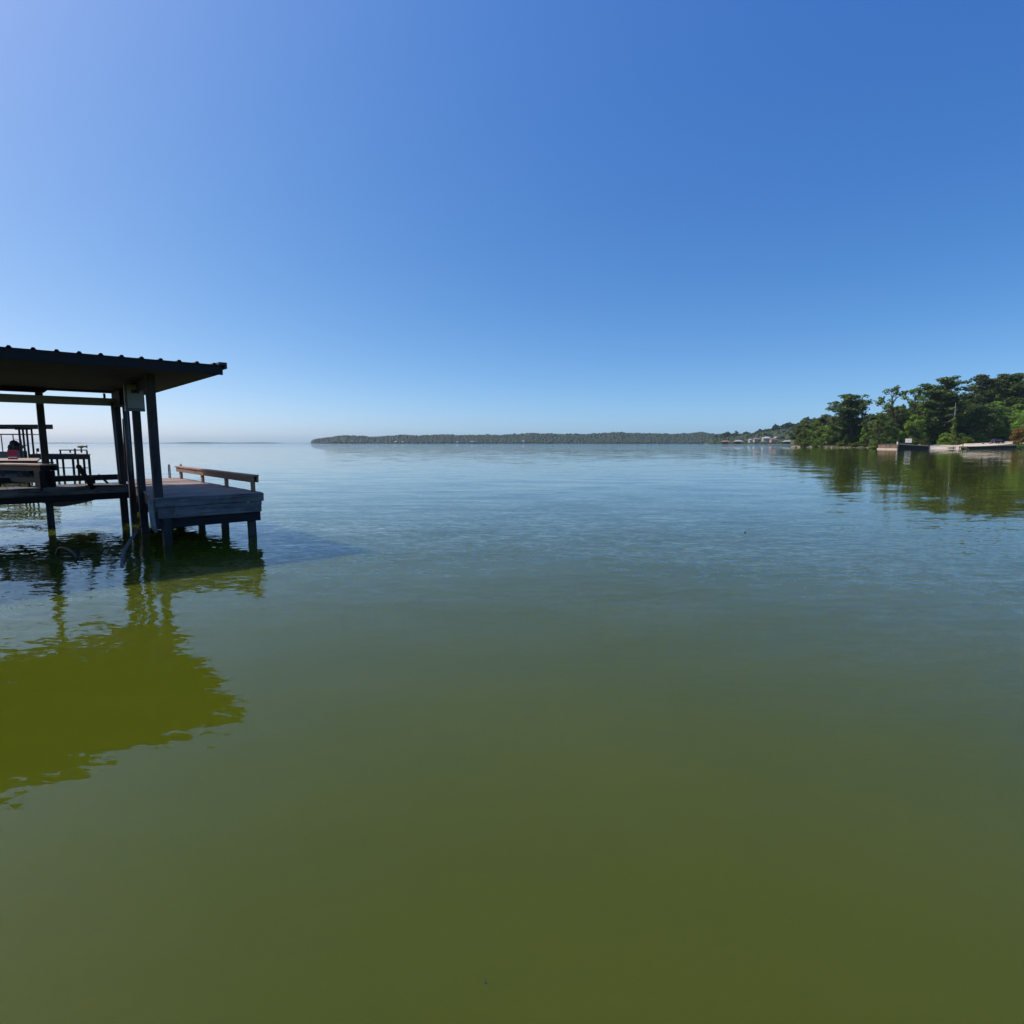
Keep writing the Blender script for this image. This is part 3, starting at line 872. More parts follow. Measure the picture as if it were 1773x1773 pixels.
bulkhead(W1b, W2, 1.62, 0.95, 'dark shaded retaining wall sloping down between the sunlit wall and the boat ramp', mat='dark', foot=False, bw_=0.9)  # face turned from the sun: its shade is put into the near-black boards
bulkhead(W3a, W3b, 0.80, 1.25, 'long dark shaded retaining wall right of the boat ramp', mat='dark', foot=False, bw_=0.9)  # also a shaded face, painted darker than the sunlit wall's brown boards

# small courtesy dock beside the ramp
cd = empty('courtesy_dock', (0.772 * 198, 198, 0), 0)
tag(cd, 'small low wooden landing with dark posts beside the boat ramp', 'dock')
for k in range(8):
    MB().box(-1.3 + k * 0.35, -1.3 + k * 0.35 + 0.33, -1.0, 1.6, 0.62, 0.68).build('plank', M['tan'], cd)
MB().box(-1.3, 1.5, -1.0, -0.95, 0.46, 0.615).build('fascia_board', M['tan'], cd)
MB().box(-3.6, -1.35, 0.4, 1.4, 0.2, 0.66).build('step', M['tan'], cd)
for x in (-1.3, 1.35):
    for y in (-1.12, 1.62):
        MB().box(x, x + 0.14, y, y + 0.11, -0.8, 1.05).build('post', M['dark'], cd)

# sign
sg = empty('ramp_sign', (U(1572.5) * 206, 206, 1.6), R(-38))
tag(sg, 'large white rectangular sign board with one grey mark beside the retaining wall', 'sign')
MB().box(-0.95, 0.95, 0, 0.06, 0.65, 2.1).build('sign_board', M['white'], sg)
MB().box(-0.02, 0.07, -0.012, -0.002, 1.1, 1.5).build('mark', M['label'], sg)
for x in (-0.7, 0.62):
    MB().box(x, x + 0.1, 0.065, 0.16, -0.3, 2.0).build('post', M['dark'], sg)
# white marker post on the wall corner
o = MB().box(-0.17, 0.17, -0.17, 0.17, 0, 0.95, 0.03).build('white_box_post', M['white']); o.location = (U(1554) * 191.8, 191.8, 1.6)
tag(o, 'short white square post on the corner of the sunlit retaining wall', 'post')

# car on the drive
def make_car(px, D, z):
    r = empty('parked_car', (U(px) * D, D, z), R(8))
    tag(r, 'dark sport utility car parked on the pale drive by the hedge', 'car')
    prof = [(-2.2, 0.35), (2.2, 0.35), (2.25, 0.75), (2.15, 1.0), (1.2, 1.12), (0.7, 1.66), (-1.7, 1.70), (-2.15, 1.1), (-2.25, 0.7)]
    mb = MB(); n_ = len(prof)
    vs = [(x, -0.9 if z_ < 1.15 else -0.74, z_) for x, z_ in prof] + [(x, 0.9 if z_ < 1.15 else 0.74, z_) for x, z_ in prof]
    fs = [tuple(range(n_)), tuple(range(2 * n_ - 1, n_ - 1, -1))] + [(i + n_, (i + 1) % n_ + n_, (i + 1) % n_, i) for i in range(n_)]
    mb.add(vs, fs); mb.build('body', M['car'], r)
    for x0, x1 in ((-1.75, -0.75), (-0.68, 0.12), (0.2, 0.85)):
        MB().add([(x0, -0.90, 1.14), (x1, -0.90, 1.14), (x1 - (0.3 if x1 > 0.5 else 0), -0.77, 1.56), (x0, -0.77, 1.56),
                  (x0, -0.86, 1.14), (x1, -0.86, 1.14), (x1 - (0.3 if x1 > 0.5 else 0), -0.73, 1.56), (x0, -0.73, 1.56)],
                 [(0, 1, 2, 3), (7, 6, 5, 4), (0, 4, 5, 1), (1, 5, 6, 2), (2, 6, 7, 3), (3, 7, 4, 0)]).build('window', M['glass'], r)
    for x in (-1.4, 1.4):
        for y in (-0.92, 0.72):
            w_ = empty('wheel', (x, y, 0.36)); w_.parent = r
            MB().tube([(0, 0, 0), (0, 0.2, 0)], 0.36, 14).build('tyre', M['black'], w_)
            MB().tube([(0, -0.01, 0), (0, 0.01, 0)], 0.2, 10).build('rim', M['chrome'], w_)
    MB().box(-2.27, -2.2, -0.8, -0.55, 0.75, 0.95).build('tail_light', M['red'], r)
    MB().box(2.18, 2.27, -0.8, -0.5, 0.72, 0.88).build('headlight', M['white'], r)
def ground_z(px, D):
    u = U(px); return near_h(u, D - near_shore(u))
make_car(1727, 222, ground_z(1727, 222) + 0.09)

# rocks
def rock_mesh(seed):
    random.seed(seed); mb = MB(); mb.ellipsoid((0, 0, 0), (1, 0.8, 0.62), 8, 5, 0.16)
    me = mb.mesh('rock')
    for p_ in me.polygons: p_.use_smooth = False
    return me
rocks = [rock_mesh(s) for s in (1, 2, 3, 4)]
random.seed(11)
k = 0
for u in list(np.linspace(0.4835, 0.515, 20)) + list(np.linspace(0.519, 0.628, 20)):
    uu = u + random.uniform(-0.003, 0.003)
    D = near_shore(uu) + random.uniform(-0.6, 1.6); s_ = random.choice((0.3, 0.35, 0.5, 0.6, 0.8)) * (1.35 if u < 0.517 else 0.8)
    if uu < 0.50: s_ *= 1.25
    o = link('shore_rock', random.choice(rocks), M['rock']); o.location = (uu * D, D, 0.12 * s_)
    o.scale = (s_ * random.uniform(0.8, 1.5), s_, s_ * random.uniform(0.7, 1.1)); o.rotation_euler = (0, 0, random.uniform(0, 6))
    px_ = 886.5 + uu * 1007
    tag(o, '%s tan boulder at the waterline %s' % ('small' if s_ < 0.4 else 'large' if s_ > 0.75 else 'middling',
        'at the very tip of the point' if px_ < 1382 else 'just inside the tip of the point' if px_ < 1391 else 'near the bright trees' if px_ < 1403 else 'left of the leaning pine' if px_ < 1450 else 'below the leaning pine' if px_ < 1485 else 'nearing the sunlit wall'),
        'rock', 'boulders along the wooded point')
for px, D, s_ in ((1702, 219, 0.5), (1714.5, 220, 0.55)):
    o = link('boulder', rocks[0], M['rock']); o.location = (U(px) * D, D, ground_z(px, D) + 0.35); o.scale = (s_, s_ * .8, s_)
    tag(o, 'grey boulder at the drive edge nearest the car' if px > 1710 else 'grey boulder at the drive edge farther left of the car', 'rock')
# far shore lands
TOWN_SH = lambda u: lerp([(0.33, 1120), (0.40, 1040), (0.47, 960), (0.52, 900), (0.8, 800)], u)
TOWN_H = [(0.33, 1.5), (0.36, 4), (0.40, 8), (0.44, 14), (0.48, 20), (0.52, 27), (0.8, 34)]
def town_h(u, d_):
    if d_ < 0: return -1
    return 0.8 * sstep(d_ / 4) + lerp(TOWN_H, u) * sstep((d_ - 10) / 150)
land_mesh('headland', list(np.linspace(0.33, 0.8, 60)), TOWN_SH, [-6, 0, 4, 10, 25, 45, 70, 100, 150, 220, 350], town_h)
FAR_SKY = [(540, 761), (545, 758), (560, 757), (600, 755.5), (660, 756), (700, 754), (740, 754.8), (790, 753.4), (850, 753.6), (900, 752.5), (945, 751), (980, 752.3), (1020, 751.2),
           (1060, 750.3), (1100, 750.5), (1140, 752), (1165, 751.3), (1210, 750), (1240, 752.3), (1290, 753), (1400, 753)]
def FAR_SH(u): return lerp([(-0.36, 2500), (0.0, 2350), (0.2, 2250), (0.5, 2000)], u)
def far_top(u):
    px = 886.5 + u * 1006; return (767.1 - lerp(FAR_SKY, px)) / 1005.0
def far_h(u, d_):
    if d_ < 0: return -1
    D = FAR_SH(u) + 300
    top = far_top(u) * D + EYE - 11
    return 0.6 + max(0.5, top) * sstep(d_ / 300)
land_mesh('far_shore', list(np.linspace(-0.3455, 0.52, 160)), FAR_SH, [-8, 0, 30, 80, 150, 220, 300, 380, 600], far_h)
def VF_SH(u): return lerp([(-0.9, 5000), (-0.33, 4700)], u)
ds_ = land_mesh('distant_shore', list(np.linspace(-0.84, -0.33, 60)), VF_SH, [-20, 0, 60, 200, 500],
          lambda u, d_: -2 if d_ < 0 else 1 + (6 + 4 * math.sin(u * 21) + 3 * math.sin(u * 55)) * lerp([(-0.84, 0.4), (-0.6, 0.8), (-0.5, 0.7), (-0.33, 1.3)], u) * sstep(d_ / 200))
ds_.data.materials[0] = M['nearwood']

# ================================================================== TREES
def leaf_cloud(centers, radii, per, size, flat=1.0, droop=0.0):
    """quads scattered in the shells of many puffs"""
    cs = np.repeat(np.asarray(centers, float), per, axis=0)
    rs = np.repeat(np.asarray(radii, float), per, axis=0)
    n_ = len(cs)
    d_ = rng.normal(size=(n_, 3)); d_ /= np.linalg.norm(d_, axis=1)[:, None]
    d_[:, 2] = np.abs(d_[:, 2]) * np.where(rng.random(n_) < 0.75, 1, -1)
    rad = rng.random(n_) ** 0.45
    p = cs + d_ * rad[:, None] * rs
    nrm = d_ + rng.normal(size=(n_, 3)) * 0.55 + np.array([0, 0, 0.35]); nrm /= np.linalg.norm(nrm, axis=1)[:, None]
    a = np.cross(nrm, rng.normal(size=(n_, 3))); a /= np.linalg.norm(a, axis=1)[:, None]
    b = np.cross(nrm, a)
    s = size * (0.6 + 0.8 * rng.random(n_))[:, None]
    q = np.stack([p - a * s - b * s * 0.5, p + a * s * 0.2 - b * s * 0.75, p + a * s + b * s * 0.4, p - a * s * 0.3 + b * s * 0.8], axis=1).reshape(-1, 3)
    f_ = np.arange(n_ * 4).reshape(-1, 4)
    return q, f_

def tree_proto(kind, seed, dens=1.0, big=1.0):
    """returns (crown_mesh, trunk_mesh) for a tree one unit (10 m) tall, real size 10 m"""
    rs = random.Random(seed)
    H = 10.0
    cen = []; rad = []
    tk = MB()
    bend = (rs.uniform(-.4, .4), rs.uniform(-.4, .4))
    def spine(z): k = z / H; return Vector((bend[0] * k * k * 2, bend[1] * k * k * 2, z))
    def limb(p, q, r0):
        m = (p + q) / 2 + Vector((rs.uniform(-.2, .2), rs.uniform(-.2, .2), rs.uniform(-.1, .3)))
        tk.tube([p, m, q], [r0, r0 * .7, r0 * .3], 5)
    if kind == 'pine':                 # tall bare trunk, irregular flattened pads
        tk.tube([spine(-0.6), spine(3), spine(6.5), spine(9.6)], [0.22, 0.17, 0.12, 0.04], 7)
        nl = rs.randint(33, 38)
        for i in range(nl):
            z = 3.2 + 6.4 * (i / (nl - 1)) ** 0.85
            k = (z - 3.2) / 6.4
            reach = 3.0 * math.sqrt(max(0.05, 1 - (1.35 * k - 0.55) ** 2)) * rs.uniform(0.75, 1.1) * rs.uniform(0.55, 1.15)
            if k > 0.93: reach *= 0.4
            a = rs.uniform(0, 6.28)
            p = spine(z - 0.3); q = spine(z) + Vector((math.cos(a) * reach, math.sin(a) * reach, rs.uniform(-0.1, 0.5)))
            limb(p, q, 0.06)
            for j in range(3):
                t_ = 1 - 0.32 * j
                c_ = p.lerp(q, t_) + Vector((rs.uniform(-.3, .3), rs.uniform(-.3, .3), rs.uniform(0, .25)))
                cen.append(c_); rad.append((rs.uniform(.42, .78), rs.uniform(.42, .78), rs.uniform(.3, .52)))
        per, size = int(48 * dens), 0.13
    elif kind == 'oak':                # broad dense rounded crown
        tk.tube([spine(-0.6), spine(2), spine(4.5), spine(7)], [0.32, 0.25, 0.17, 0.05], 7)
        for i in range(34):
            a = rs.uniform(0, 6.28); z = rs.uniform(2.0, 9.3)
            k = (z - 2) / 7.3; reach = 3.3 * math.sqrt(max(0.02, 1 - (2 * k - 0.85) ** 2 * 0.75)) * rs.uniform(0.45, 1.0)
            if k > .85: reach *= .6
            q = spine(z) + Vector((math.cos(a) * reach, math.sin(a) * reach, 0))
            if i % 3 == 0: limb(spine(max(1.5, z - 1.8)), q, 0.08)
            cen.append(q); rad.append((rs.uniform(.75, 1.35), rs.uniform(.75, 1.35), rs.uniform(.6, .95)))
        per, size = int(105 * dens), 0.16
    elif kind == 'open':               # airy broadleaf with gaps
        tk.tube([spine(-0.6), spine(3), spine(6), spine(9)], [0.22, 0.17, 0.1, 0.03], 7)
        for i in range(30):
            a = rs.uniform(0, 6.28); z = rs.uniform(3.2, 9.6); k = (z - 3.2) / 6.4
            reach = 2.5 * math.sqrt(max(0.03, 1 - (2 * k - 1) ** 2)) * rs.uniform(0.4, 1.15)
            q = spine(z) + Vector((math.cos(a) * reach, math.sin(a) * reach, 0))
            limb(spine(max(2.4, z - 1.6)), q, 0.06)
            cen.append(q); rad.append((rs.uniform(.45, .85), rs.uniform(.45, .85), rs.uniform(.4, .7)))
        per, size = int(70 * dens), 0.14
    elif kind == 'tier':               # light tree with level tiers of boughs
        tk.tube([spine(-0.6), spine(4), spine(9.5)], [0.2, 0.13, 0.03], 7)
        for i in range(30):
            z = 1.3 + 8.3 * i / 29; k = i / 29; a = i * 2.4 + rs.uniform(-.5, .5)
            reach = 2.7 * (1 - k) ** 0.7 * rs.uniform(.6, 1.1) + .15
            q = spine(z) + Vector((math.cos(a) * reach, math.sin(a) * reach, rs.uniform(-.3, .1)))
            limb(spine(z), q, 0.05)
            for t_ in (0.55, 1.0):
                cen.append(spine(z).lerp(q, t_)); rad.append((rs.uniform(.6, .95), rs.uniform(.6, .95), rs.uniform(.18, .32)))
        per, size = int(55 * dens), 0.13
    elif kind == 'bush':               # down to the ground
        tk.tube([spine(-0.6), spine(3)], [0.2, 0.1], 6)
        for i in range(26):
            a = rs.uniform(0, 6.28); z = rs.uniform(0.6, 8.6); k = z / 9
            reach = 5.2 * math.sqrt(max(0.02, 1 - k * k)) * rs.uniform(0.2, 1.0)
            cen.append(Vector((math.cos(a) * reach, math.sin(a) * reach, z))); rad.append((rs.uniform(1.4, 2.3), rs.uniform(1.4, 2.3), rs.uniform(1.2, 1.9)))
        per, size = int(90 * dens), 0.36
    q, f_ = leaf_cloud([tuple(c) for c in cen], rad, per, size * big)
    return np_mesh(kind + '_crown', q, f_), tk.mesh(kind + '_trunk')

protos = {}
for kind, cnt in (('pine', 4), ('oak', 4), ('open', 3), ('tier', 2), ('bush', 3)):
    protos[kind] = [tree_proto(kind, 100 + 7 * i + len(kind)) for i in range(cnt)]
lowp = {k: [tree_proto(k, 500 + i, 0.45, 2.0) for i in range(3)] for k in ('pine', 'oak')}
for k in lowp:                        # coarser leaves for trees about a kilometre away
    for cm, tm in lowp[k]:
        pass
made = {}
def tree(kind, i, mat, loc, h, width=1.0, label=None, cat='tree', group=None, name=None, src=None, rz=None, bark='bark'):
    cm, tm = (src or protos)[kind][i % len((src or protos)[kind])]
    key = (id(cm), mat)
    if key not in made:
        c2 = cm.copy(); c2.materials.clear(); c2.materials.append(M[mat])
        t2 = tm.copy(); t2.materials.clear(); t2.materials.append(M[bark])
        made[key] = (c2, t2)
    c2, t2 = made[key]
    nm = name or {'pine': 'pine_tree', 'oak': 'broadleaf_tree', 'open': 'broadleaf_tree', 'tier': 'tiered_tree', 'bush': 'shrub'}[kind]
    r = empty(nm, loc, random.uniform(0, 6.28) if rz is None else rz)
    s_ = h / 10.0; r.scale = (s_ * width, s_ * width, s_)
    tag(r, label, cat, group)
    link('crown', c2, None, r); link('trunk', t2, None, r)
    return r
def plant(kind, i, mat, px, D, ytop, label, width=1.0, **kw):
    """a tree standing at photograph column px, D metres ahead, as tall as row ytop says"""
    z = ground_z(px, D); h = (EYE + V(ytop) * D - z)
    return tree(kind, i, mat, (U(px, 740) * D, D, z - 0.1), max(1.0, h), width, label, **kw)

random.seed(21)
# the ones that stand out on the point
plant('pine', 0, 'pine', 1476, 272, 682, 'broad dark pine with a leaning flat crown above the boulders of the wooded point', 1.5, rz=2.2)
plant('pine', 1, 'pine', 1462, 280, 694, 'dark pine just left of and lower than the broad leaning pine on the point', 1.1)
plant('oak', 1, 'pine', 1482, 276, 688, 'dense dark tree filling the lower crown of the leaning pine on the point', 0.85)
plant('oak', 2, 'pine', 1640, 244, 668, 'dense dark tree behind the dead trunk, right of the tall rounded pine', 0.9)
plant('oak', 0, 'pine', 1762, 274, 656, 'dense dark hilltop tree between the thin pine and the right edge pine', 0.9)
plant('open', 0, 'oak', 1547, 236, 666, 'tall airy broadleaf tree with gaps in its crown behind the sunlit wall', 1.0)
plant('open', 1, 'oak', 1580, 240, 669, 'airy thin crowned tree left of the tallest dark pine', 1.0)
plant('pine', 2, 'pine', 1625, 236, 652, 'tall dark rounded pine behind the boat ramp, its crown clear against the sky', 1.3, rz=1.2)
plant('pine', 3, 'pine', 1610, 246, 672, 'shorter dark pine tucked to the left of the tall rounded pine', 1.2)
plant('pine', 1, 'pine', 1704, 262, 648, 'tall pine with a narrow ragged crown on the hill, left of the car', 1.1, rz=3.0)
plant('pine', 0, 'pine', 1738, 268, 648, 'hilltop pine with a thin crown above the tiered light green tree', 1.1)
plant('pine', 2, 'pine', 1766, 262, 645, 'rounded hilltop pine at the right edge of the view', 1.3)
plant('tier', 0, 'bright', 1733, 243, 692, 'light green tree with level tiers of boughs, left of the orange leaved tree', 1.35)
plant('oak', 3, 'bright', 1772, 224, 706, 'yellow green tree at the right edge above the orange leaves', 0.8)
plant('bush', 1, 'orange', 1766, 217, 737, 'orange brown leaved small tree at the right edge beside the drive', 0.75, name='small_tree')
plant('oak', 1, 'bright', 1497, 262, 738, 'small vivid green tree under the dark pines of the point', 0.55)
plant('oak', 0, 'mixed', 1542, 228, 723, 'rusty tinged bushy tree behind the sunlit retaining wall', 0.9)
plant('oak', 2, 'bright', 1586, 224, 716, 'bright green bushy tree right of the white sign', 0.9)
plant('bush', 0, 'mixed', 1586, 212, 757, 'yellowish low shrub just right of the white sign', 0.8)
plant('bush', 2, 'bright', 1640, 226, 748, 'light green shrub at the foot of the dead trunk', 1.1)

# dead snag wrapped in vines
u_ = U(1651, 740); D_ = 222; zg = ground_z(1651, D_)
sn = empty('dead_tree', (u_ * D_, D_, zg), 0)
tag(sn, 'pale dead tree trunk with bare limbs, vines climbing its lower half', 'tree')
ht = EYE + V(697) * D_ - zg
tk = MB(); tk.tube([(0, 0, -0.3), (-0.1, 0, ht * .4), (0.1, 0, ht * .75), (0, 0, ht)], [0.24, 0.2, 0.13, 0.04], 8)
tk.build('trunk', M['bark_pale'], sn)
for pts in ([(0.05, 0, ht * .62), (-1.4, -0.3, ht * .60), (-2.2, -0.4, ht * .555), (-3.4, -0.5, ht * .54)],
            [(0.05, 0, ht * .70), (-1.2, 0, ht * .73), (-2.2, 0, ht * .71)], [(0.05, 0, ht * .86), (-1.0, 0, ht * .90)], [(0.05, 0, ht * .80), (0.9, 0, ht * .84)]):
    MB().tube([tuple(p_) for p_ in pts], [0.12] + [0.07] * (len(pts) - 2) + [0.03], 6).build('limb', M['bark_pale'], sn)
cen = [(random.uniform(-.5, .5), random.uniform(-.6, .1), z_) for z_ in np.linspace(0.3, ht * .62, 20)]
rd = [(1.0 - 0.02 * i, 1.0 - 0.02 * i, 0.7) for i in range(20)]
q, f_ = leaf_cloud(cen, rd, 70, 0.2)
link('vine', np_mesh('vine', q, f_), M['bright'], sn)

# the rest of the point, hill and under-storey: row by row
GL = 'trees of the wooded point and hill'
SKY = [(1375, 733), (1385, 731), (1400, 728), (1420, 722), (1437, 716), (1500, 718), (1515, 712), (1530, 706), (1600, 690), (1625, 688), (1660, 688), (1686, 684), (1700, 668), (1720, 664), (1773, 662), (2200, 650)]
def sk(px): return lerp(SKY, px)
random.seed(33)
LM = [(1400, 'at the very tip of the point'), (1428, 'above the left boulders of the point'), (1455, 'left of the leaning pine'), (1482, 'under the leaning pine'),
      (1508, 'right of the leaning pine'), (1532, 'above the left of the sunlit wall'), (1556, 'above the right of the sunlit wall'), (1582, 'behind the white sign'),
      (1606, 'right of the white sign'), (1632, 'above the left of the ramp'), (1660, 'beside the dead tree'), (1690, 'between the dead tree and the car'), (1716, 'just left of the car'),
      (1742, 'straight above the car'), (1775, 'near the right edge'), (9999, 'past the right edge')]
def landmark(px):
    return next(t_ for lim, t_ in LM if px < lim)
def trow(px0, px1, step, Dof, dy, kinds, lab, cat='tree', group=GL, width=1.0, ymin=None):
    px = px0; i = 0
    while px < px1:
        D = Dof(px) + random.uniform(-4, 4)
        yt = (sk(px) if ymin is None else ymin(px)) + dy + random.uniform(-4, 5)
        kind, mat, l_ = random.choice(kinds)
        adj = {'pine': 'dark green', 'oak': 'mid green', 'bright': 'bright green', 'mixed': 'yellowish green'}[mat]
        thing_ = {'pine': 'pine', 'oak': 'broadleaf tree', 'bush': 'shrub'}[kind]
        l_ = '%s %s in the %s %s' % (adj, thing_, lab, landmark(px))
        plant(kind, random.randint(0, 9), mat, px, D, yt, l_, width * random.uniform(.85, 1.15), cat=cat, group=group)
        px += step * random.uniform(.7, 1.3); i += 1
kin = [('oak', 'oak', 'mid green broadleaf tree in the thick wood on the point'), ('oak', 'pine', 'dark green dense tree in the thick wood on the point'),
       ('pine', 'pine', 'dark pine among the broadleaf trees on the point'), ('oak', 'mixed', 'lighter mixed green tree in the wood on the point')]
trow(1384, 1530, 12, lambda p_: near_shore(U(p_)) + 22, 3, kin[:3] + kin[:1], 'back row')
trow(1378, 1440, 8, lambda p_: near_shore(U(p_)) + 40, 0, kin[:2], 'rearmost row', width=1.1)
trow(1390, 1530, 12, lambda p_: near_shore(U(p_)) + 12, 18, [kin[0], kin[3], kin[1], ('oak', 'bright', '')], 'middle row', width=1.15)
trow(1383, 1440, 9, lambda p_: near_shore(U(p_)) + 6, 32, [('oak', 'bright', 'bright green tree hanging over the boulders at the tip of the point'), kin[0]], 'front row', width=1.1)
trow(1440, 1525, 11, lambda p_: near_shore(U(p_)) + 7, 34, [kin[1], kin[0]], 'front row', width=1.2)
trow(1515, 1640, 10, lambda p_: 252, 6, kin[:3], 'back row')
trow(1520, 1640, 11, lambda p_: 240, 24, [kin[0], kin[3], kin[1], ('oak', 'bright', '')], 'second row', width=1.1)
trow(1515, 1600, 11, lambda p_: 226, 44, [kin[0], kin[3], kin[1], ('oak', 'bright', '')], 'third row', width=1.1)
trow(1590, 1720, 10, lambda p_: 238, 32, kin[:3] + [kin[1]], 'lower middle row', width=1.1)
trow(1640, 1850, 11, lambda p_: 300, 0, kin[:3], 'farthest row')
trow(1640, 1850, 11, lambda p_: 280, 8, kin[:3], 'back row', width=1.1)
trow(1650, 1850, 12, lambda p_: 262, 20, [kin[0], kin[1]], 'upper middle row', width=1.1)
trow(1655, 1860, 12, lambda p_: 250, 36, [kin[1], kin[0]], 'middle row', width=1.15)
trow(1665, 1870, 12, lambda p_: 242, 58, [kin[1], kin[0]], 'lower row', width=1.2)
trow(1860, 1990, 26, lambda p_: near_shore(U(p_)) + 50, 0, kin[:3], 'side row', width=1.4)
# shrubs
SG = 'shrubs along the edge of the wood'
flat = lambda y: (lambda p_: y)
bl = [('bush', 'bright', 'light green shrub in the hedge behind the drive'), ('bush', 'oak', 'mid green shrub in the hedge behind the drive')]
trow(1640, 1716, 6, lambda p_: near_shore(U(p_)) + 30, 0, bl, 'hedge', 'shrub', SG, 1.1, flat(757))
trow(1604, 1706, 7, lambda p_: near_shore(U(p_)) + 32, 0, bl, 'upper hedge', 'shrub', SG, 1.0, flat(750))
bs = [('bush', 'oak', 'dark shrub under the trees of the point'), ('bush', 'mixed', 'dark shrub under the trees of the point')]
trow(1384, 1520, 9, lambda p_: near_shore(U(p_)) + 9, 0, bs, 'undergrowth', 'shrub', SG, 1.1, flat(760))
trow(1515, 1608, 8, lambda p_: 219, 0, bs, 'undergrowth', 'shrub', SG, 1.1, flat(758))
trow(1388, 1518, 6, lambda p_: near_shore(U(p_)) + 3.5, 0, bs, 'bank', 'shrub', SG, 1.3, flat(766))
trow(1738, 1800, 9, lambda p_: 246, 0, bs, 'undergrowth', 'shrub', SG, 1.1, flat(748))
plant('bush', 1, 'oak', 1767, 206.5, 768.5, 'low round shrub at the right end of the long dark retaining wall', 1.5, cat='shrub')
plant('bush', 0, 'oak', 1780, 207, 767, 'low round shrub cut by the right edge of the view', 1.4, cat='shrub')

# headland about a kilometre off: single trees on the skyline, a joined mass below
random.seed(5)
TSK = [(1230, 753.5), (1260, 750), (1275, 749), (1300, 746), (1325, 744), (1341, 738), (1355, 734), (1370, 731), (1388, 726), (1402, 722), (1440, 718)]
def town_tree(px, d_, yt, kind, mat, w_):
    u = U(px); D = TOWN_SH(u) + d_; z = town_h(u, d_); h = EYE + V(yt) * D - z
    tree(kind, random.randint(0, 9), mat, (u * D, D, z - .3), max(6, h), w_, '%s %s tree on the headland, %s %s' % ('tall' if h > 17 else 'low' if h < 12 else 'middling', 'dark' if mat == 'farpine' else 'green', 'high on the slope' if d_ > 125 else 'halfway up' if d_ > 78 else 'low down',
         next(t_ for lim, t_ in ((1256, 'left of the mauve roofed shed'), (1270, 'behind the mauve roofed shed'), (1290, 'behind the white roofed shed'), (1304, 'behind the leftmost white house'), (1320, 'behind the reddish roofed house'),
         (1334, 'behind the white gabled house'), (1350, 'behind the pinkish house'), (1370, 'behind the long boat shed'), (9999, 'beside the point')) if px < lim)), 'tree', 'trees on the headland with houses', src=lowp)
px = 1238
while px < 1412:
    town_tree(px, 150 + random.uniform(-20, 20), lerp(TSK, px) + random.choice((-3, -1, 0, 2, 3)), random.choice(('oak', 'oak', 'pine')), random.choice(('farpine', 'faroak')), random.uniform(.9, 1.25)); px += random.uniform(4.5, 7)
px = 1240
while px < 1405:
    town_tree(px, 95 + random.uniform(-15, 15), lerp(TSK, px) * .6 + 763 * .4 + random.uniform(-2, 2), random.choice(('oak', 'oak', 'pine')), random.choice(('farpine', 'faroak')), random.uniform(1, 1.3)); px += random.uniform(6, 9)
px = 1242
while px < 1400:
    town_tree(px, 60 + random.uniform(-12, 12), lerp(TSK, px) * .3 + 765 * .7 + random.uniform(-1.5, 1.5), 'oak', random.choice(('farpine', 'faroak')), random.uniform(1, 1.4)); px += random.uniform(7, 12)
town_tree(1261, 120, 747.5, 'pine', 'farpine', 0.9); town_tree(1341, 150, 733.5, 'oak', 'farpine', 0.9); town_tree(1363, 150, 730.5, 'oak', 'farpine', 1.2)

# far woods: one mass each
def wood_mass(name, label, pts, hs, rad, mat='farwood'):
    """lumpy low crowns, 20 faces each"""
    t_ = (1 + 5 ** .5) / 2
    iv = np.array([(-1, t_, 0), (1, t_, 0), (-1, -t_, 0), (1, -t_, 0), (0, -1, t_), (0, 1, t_), (0, -1, -t_), (0, 1, -t_), (t_, 0, -1), (t_, 0, 1), (-t_, 0, -1), (-t_, 0, 1)]) / 1.902
    fi = np.array([(0, 11, 5), (0, 5, 1), (0, 1, 7), (0, 7, 10), (0, 10, 11), (1, 5, 9), (5, 11, 4), (11, 10, 2), (10, 7, 6), (7, 1, 8), (3, 9, 4), (3, 4, 2), (3, 2, 6), (3, 6, 8), (3, 8, 9), (4, 9, 5), (2, 4, 11), (6, 2, 10), (8, 6, 7), (9, 8, 1)])
    n_ = len(pts); pts = np.asarray(pts)
    v_ = iv[None] * (1 + rng.uniform(-.28, .28, (n_, 12, 1)))
    sc = np.stack([rad, rad, hs * .55], axis=1)[:, None, :]
    v_ = v_ * sc + pts[:, None, :] + np.array([0, 0, 1.0]) * (hs * .5)[:, None, None]
    f_ = fi[None] + (np.arange(n_) * 12)[:, None, None]
    o = link(name, np_mesh(name, v_.reshape(-1, 3), f_.reshape(-1, 3), True), M[mat])
    tag(o, label, 'wood', kind='stuff'); return o
pts = []; hs = []; rd = []
for i in range(17000):
    u = random.uniform(-0.3435, 0.50); d_ = 380 * random.random() ** 1.3
    h_ = random.choice((random.uniform(7, 13), random.uniform(9, 18))) * (0.6 + 0.4 * sstep(d_ / 60)) * (0.3 + 0.7 * sstep((u + 0.346) / 0.05)) * (0.88 + 0.16 * math.sin(u * 61) * math.sin(u * 23 + 1) + 0.05 * math.sin(u * 173 + 2) + 0.04 * math.sin(u * 410))
    D = FAR_SH(u) + d_; pts.append((u * D, D, far_h(u, d_) - 1)); hs.append(h_); rd.append(random.uniform(3.8, 7.5))
wood_mass('far_wood', 'low green wood covering the whole far shore across the lake', pts, np.array(hs), np.array(rd))
pts = []; hs = []; rd = []
for i in range(5200):
    u = random.uniform(0.342, 0.58); d_ = 30 + 300 * random.random() ** 1.2
    h_ = random.uniform(7, 13) * (0.45 + 0.55 * sstep((d_ - 35) / 60)); D = TOWN_SH(u) + d_; pts.append((u * D, D, town_h(u, d_) - 1)); hs.append(h_); rd.append(random.uniform(3, 5))
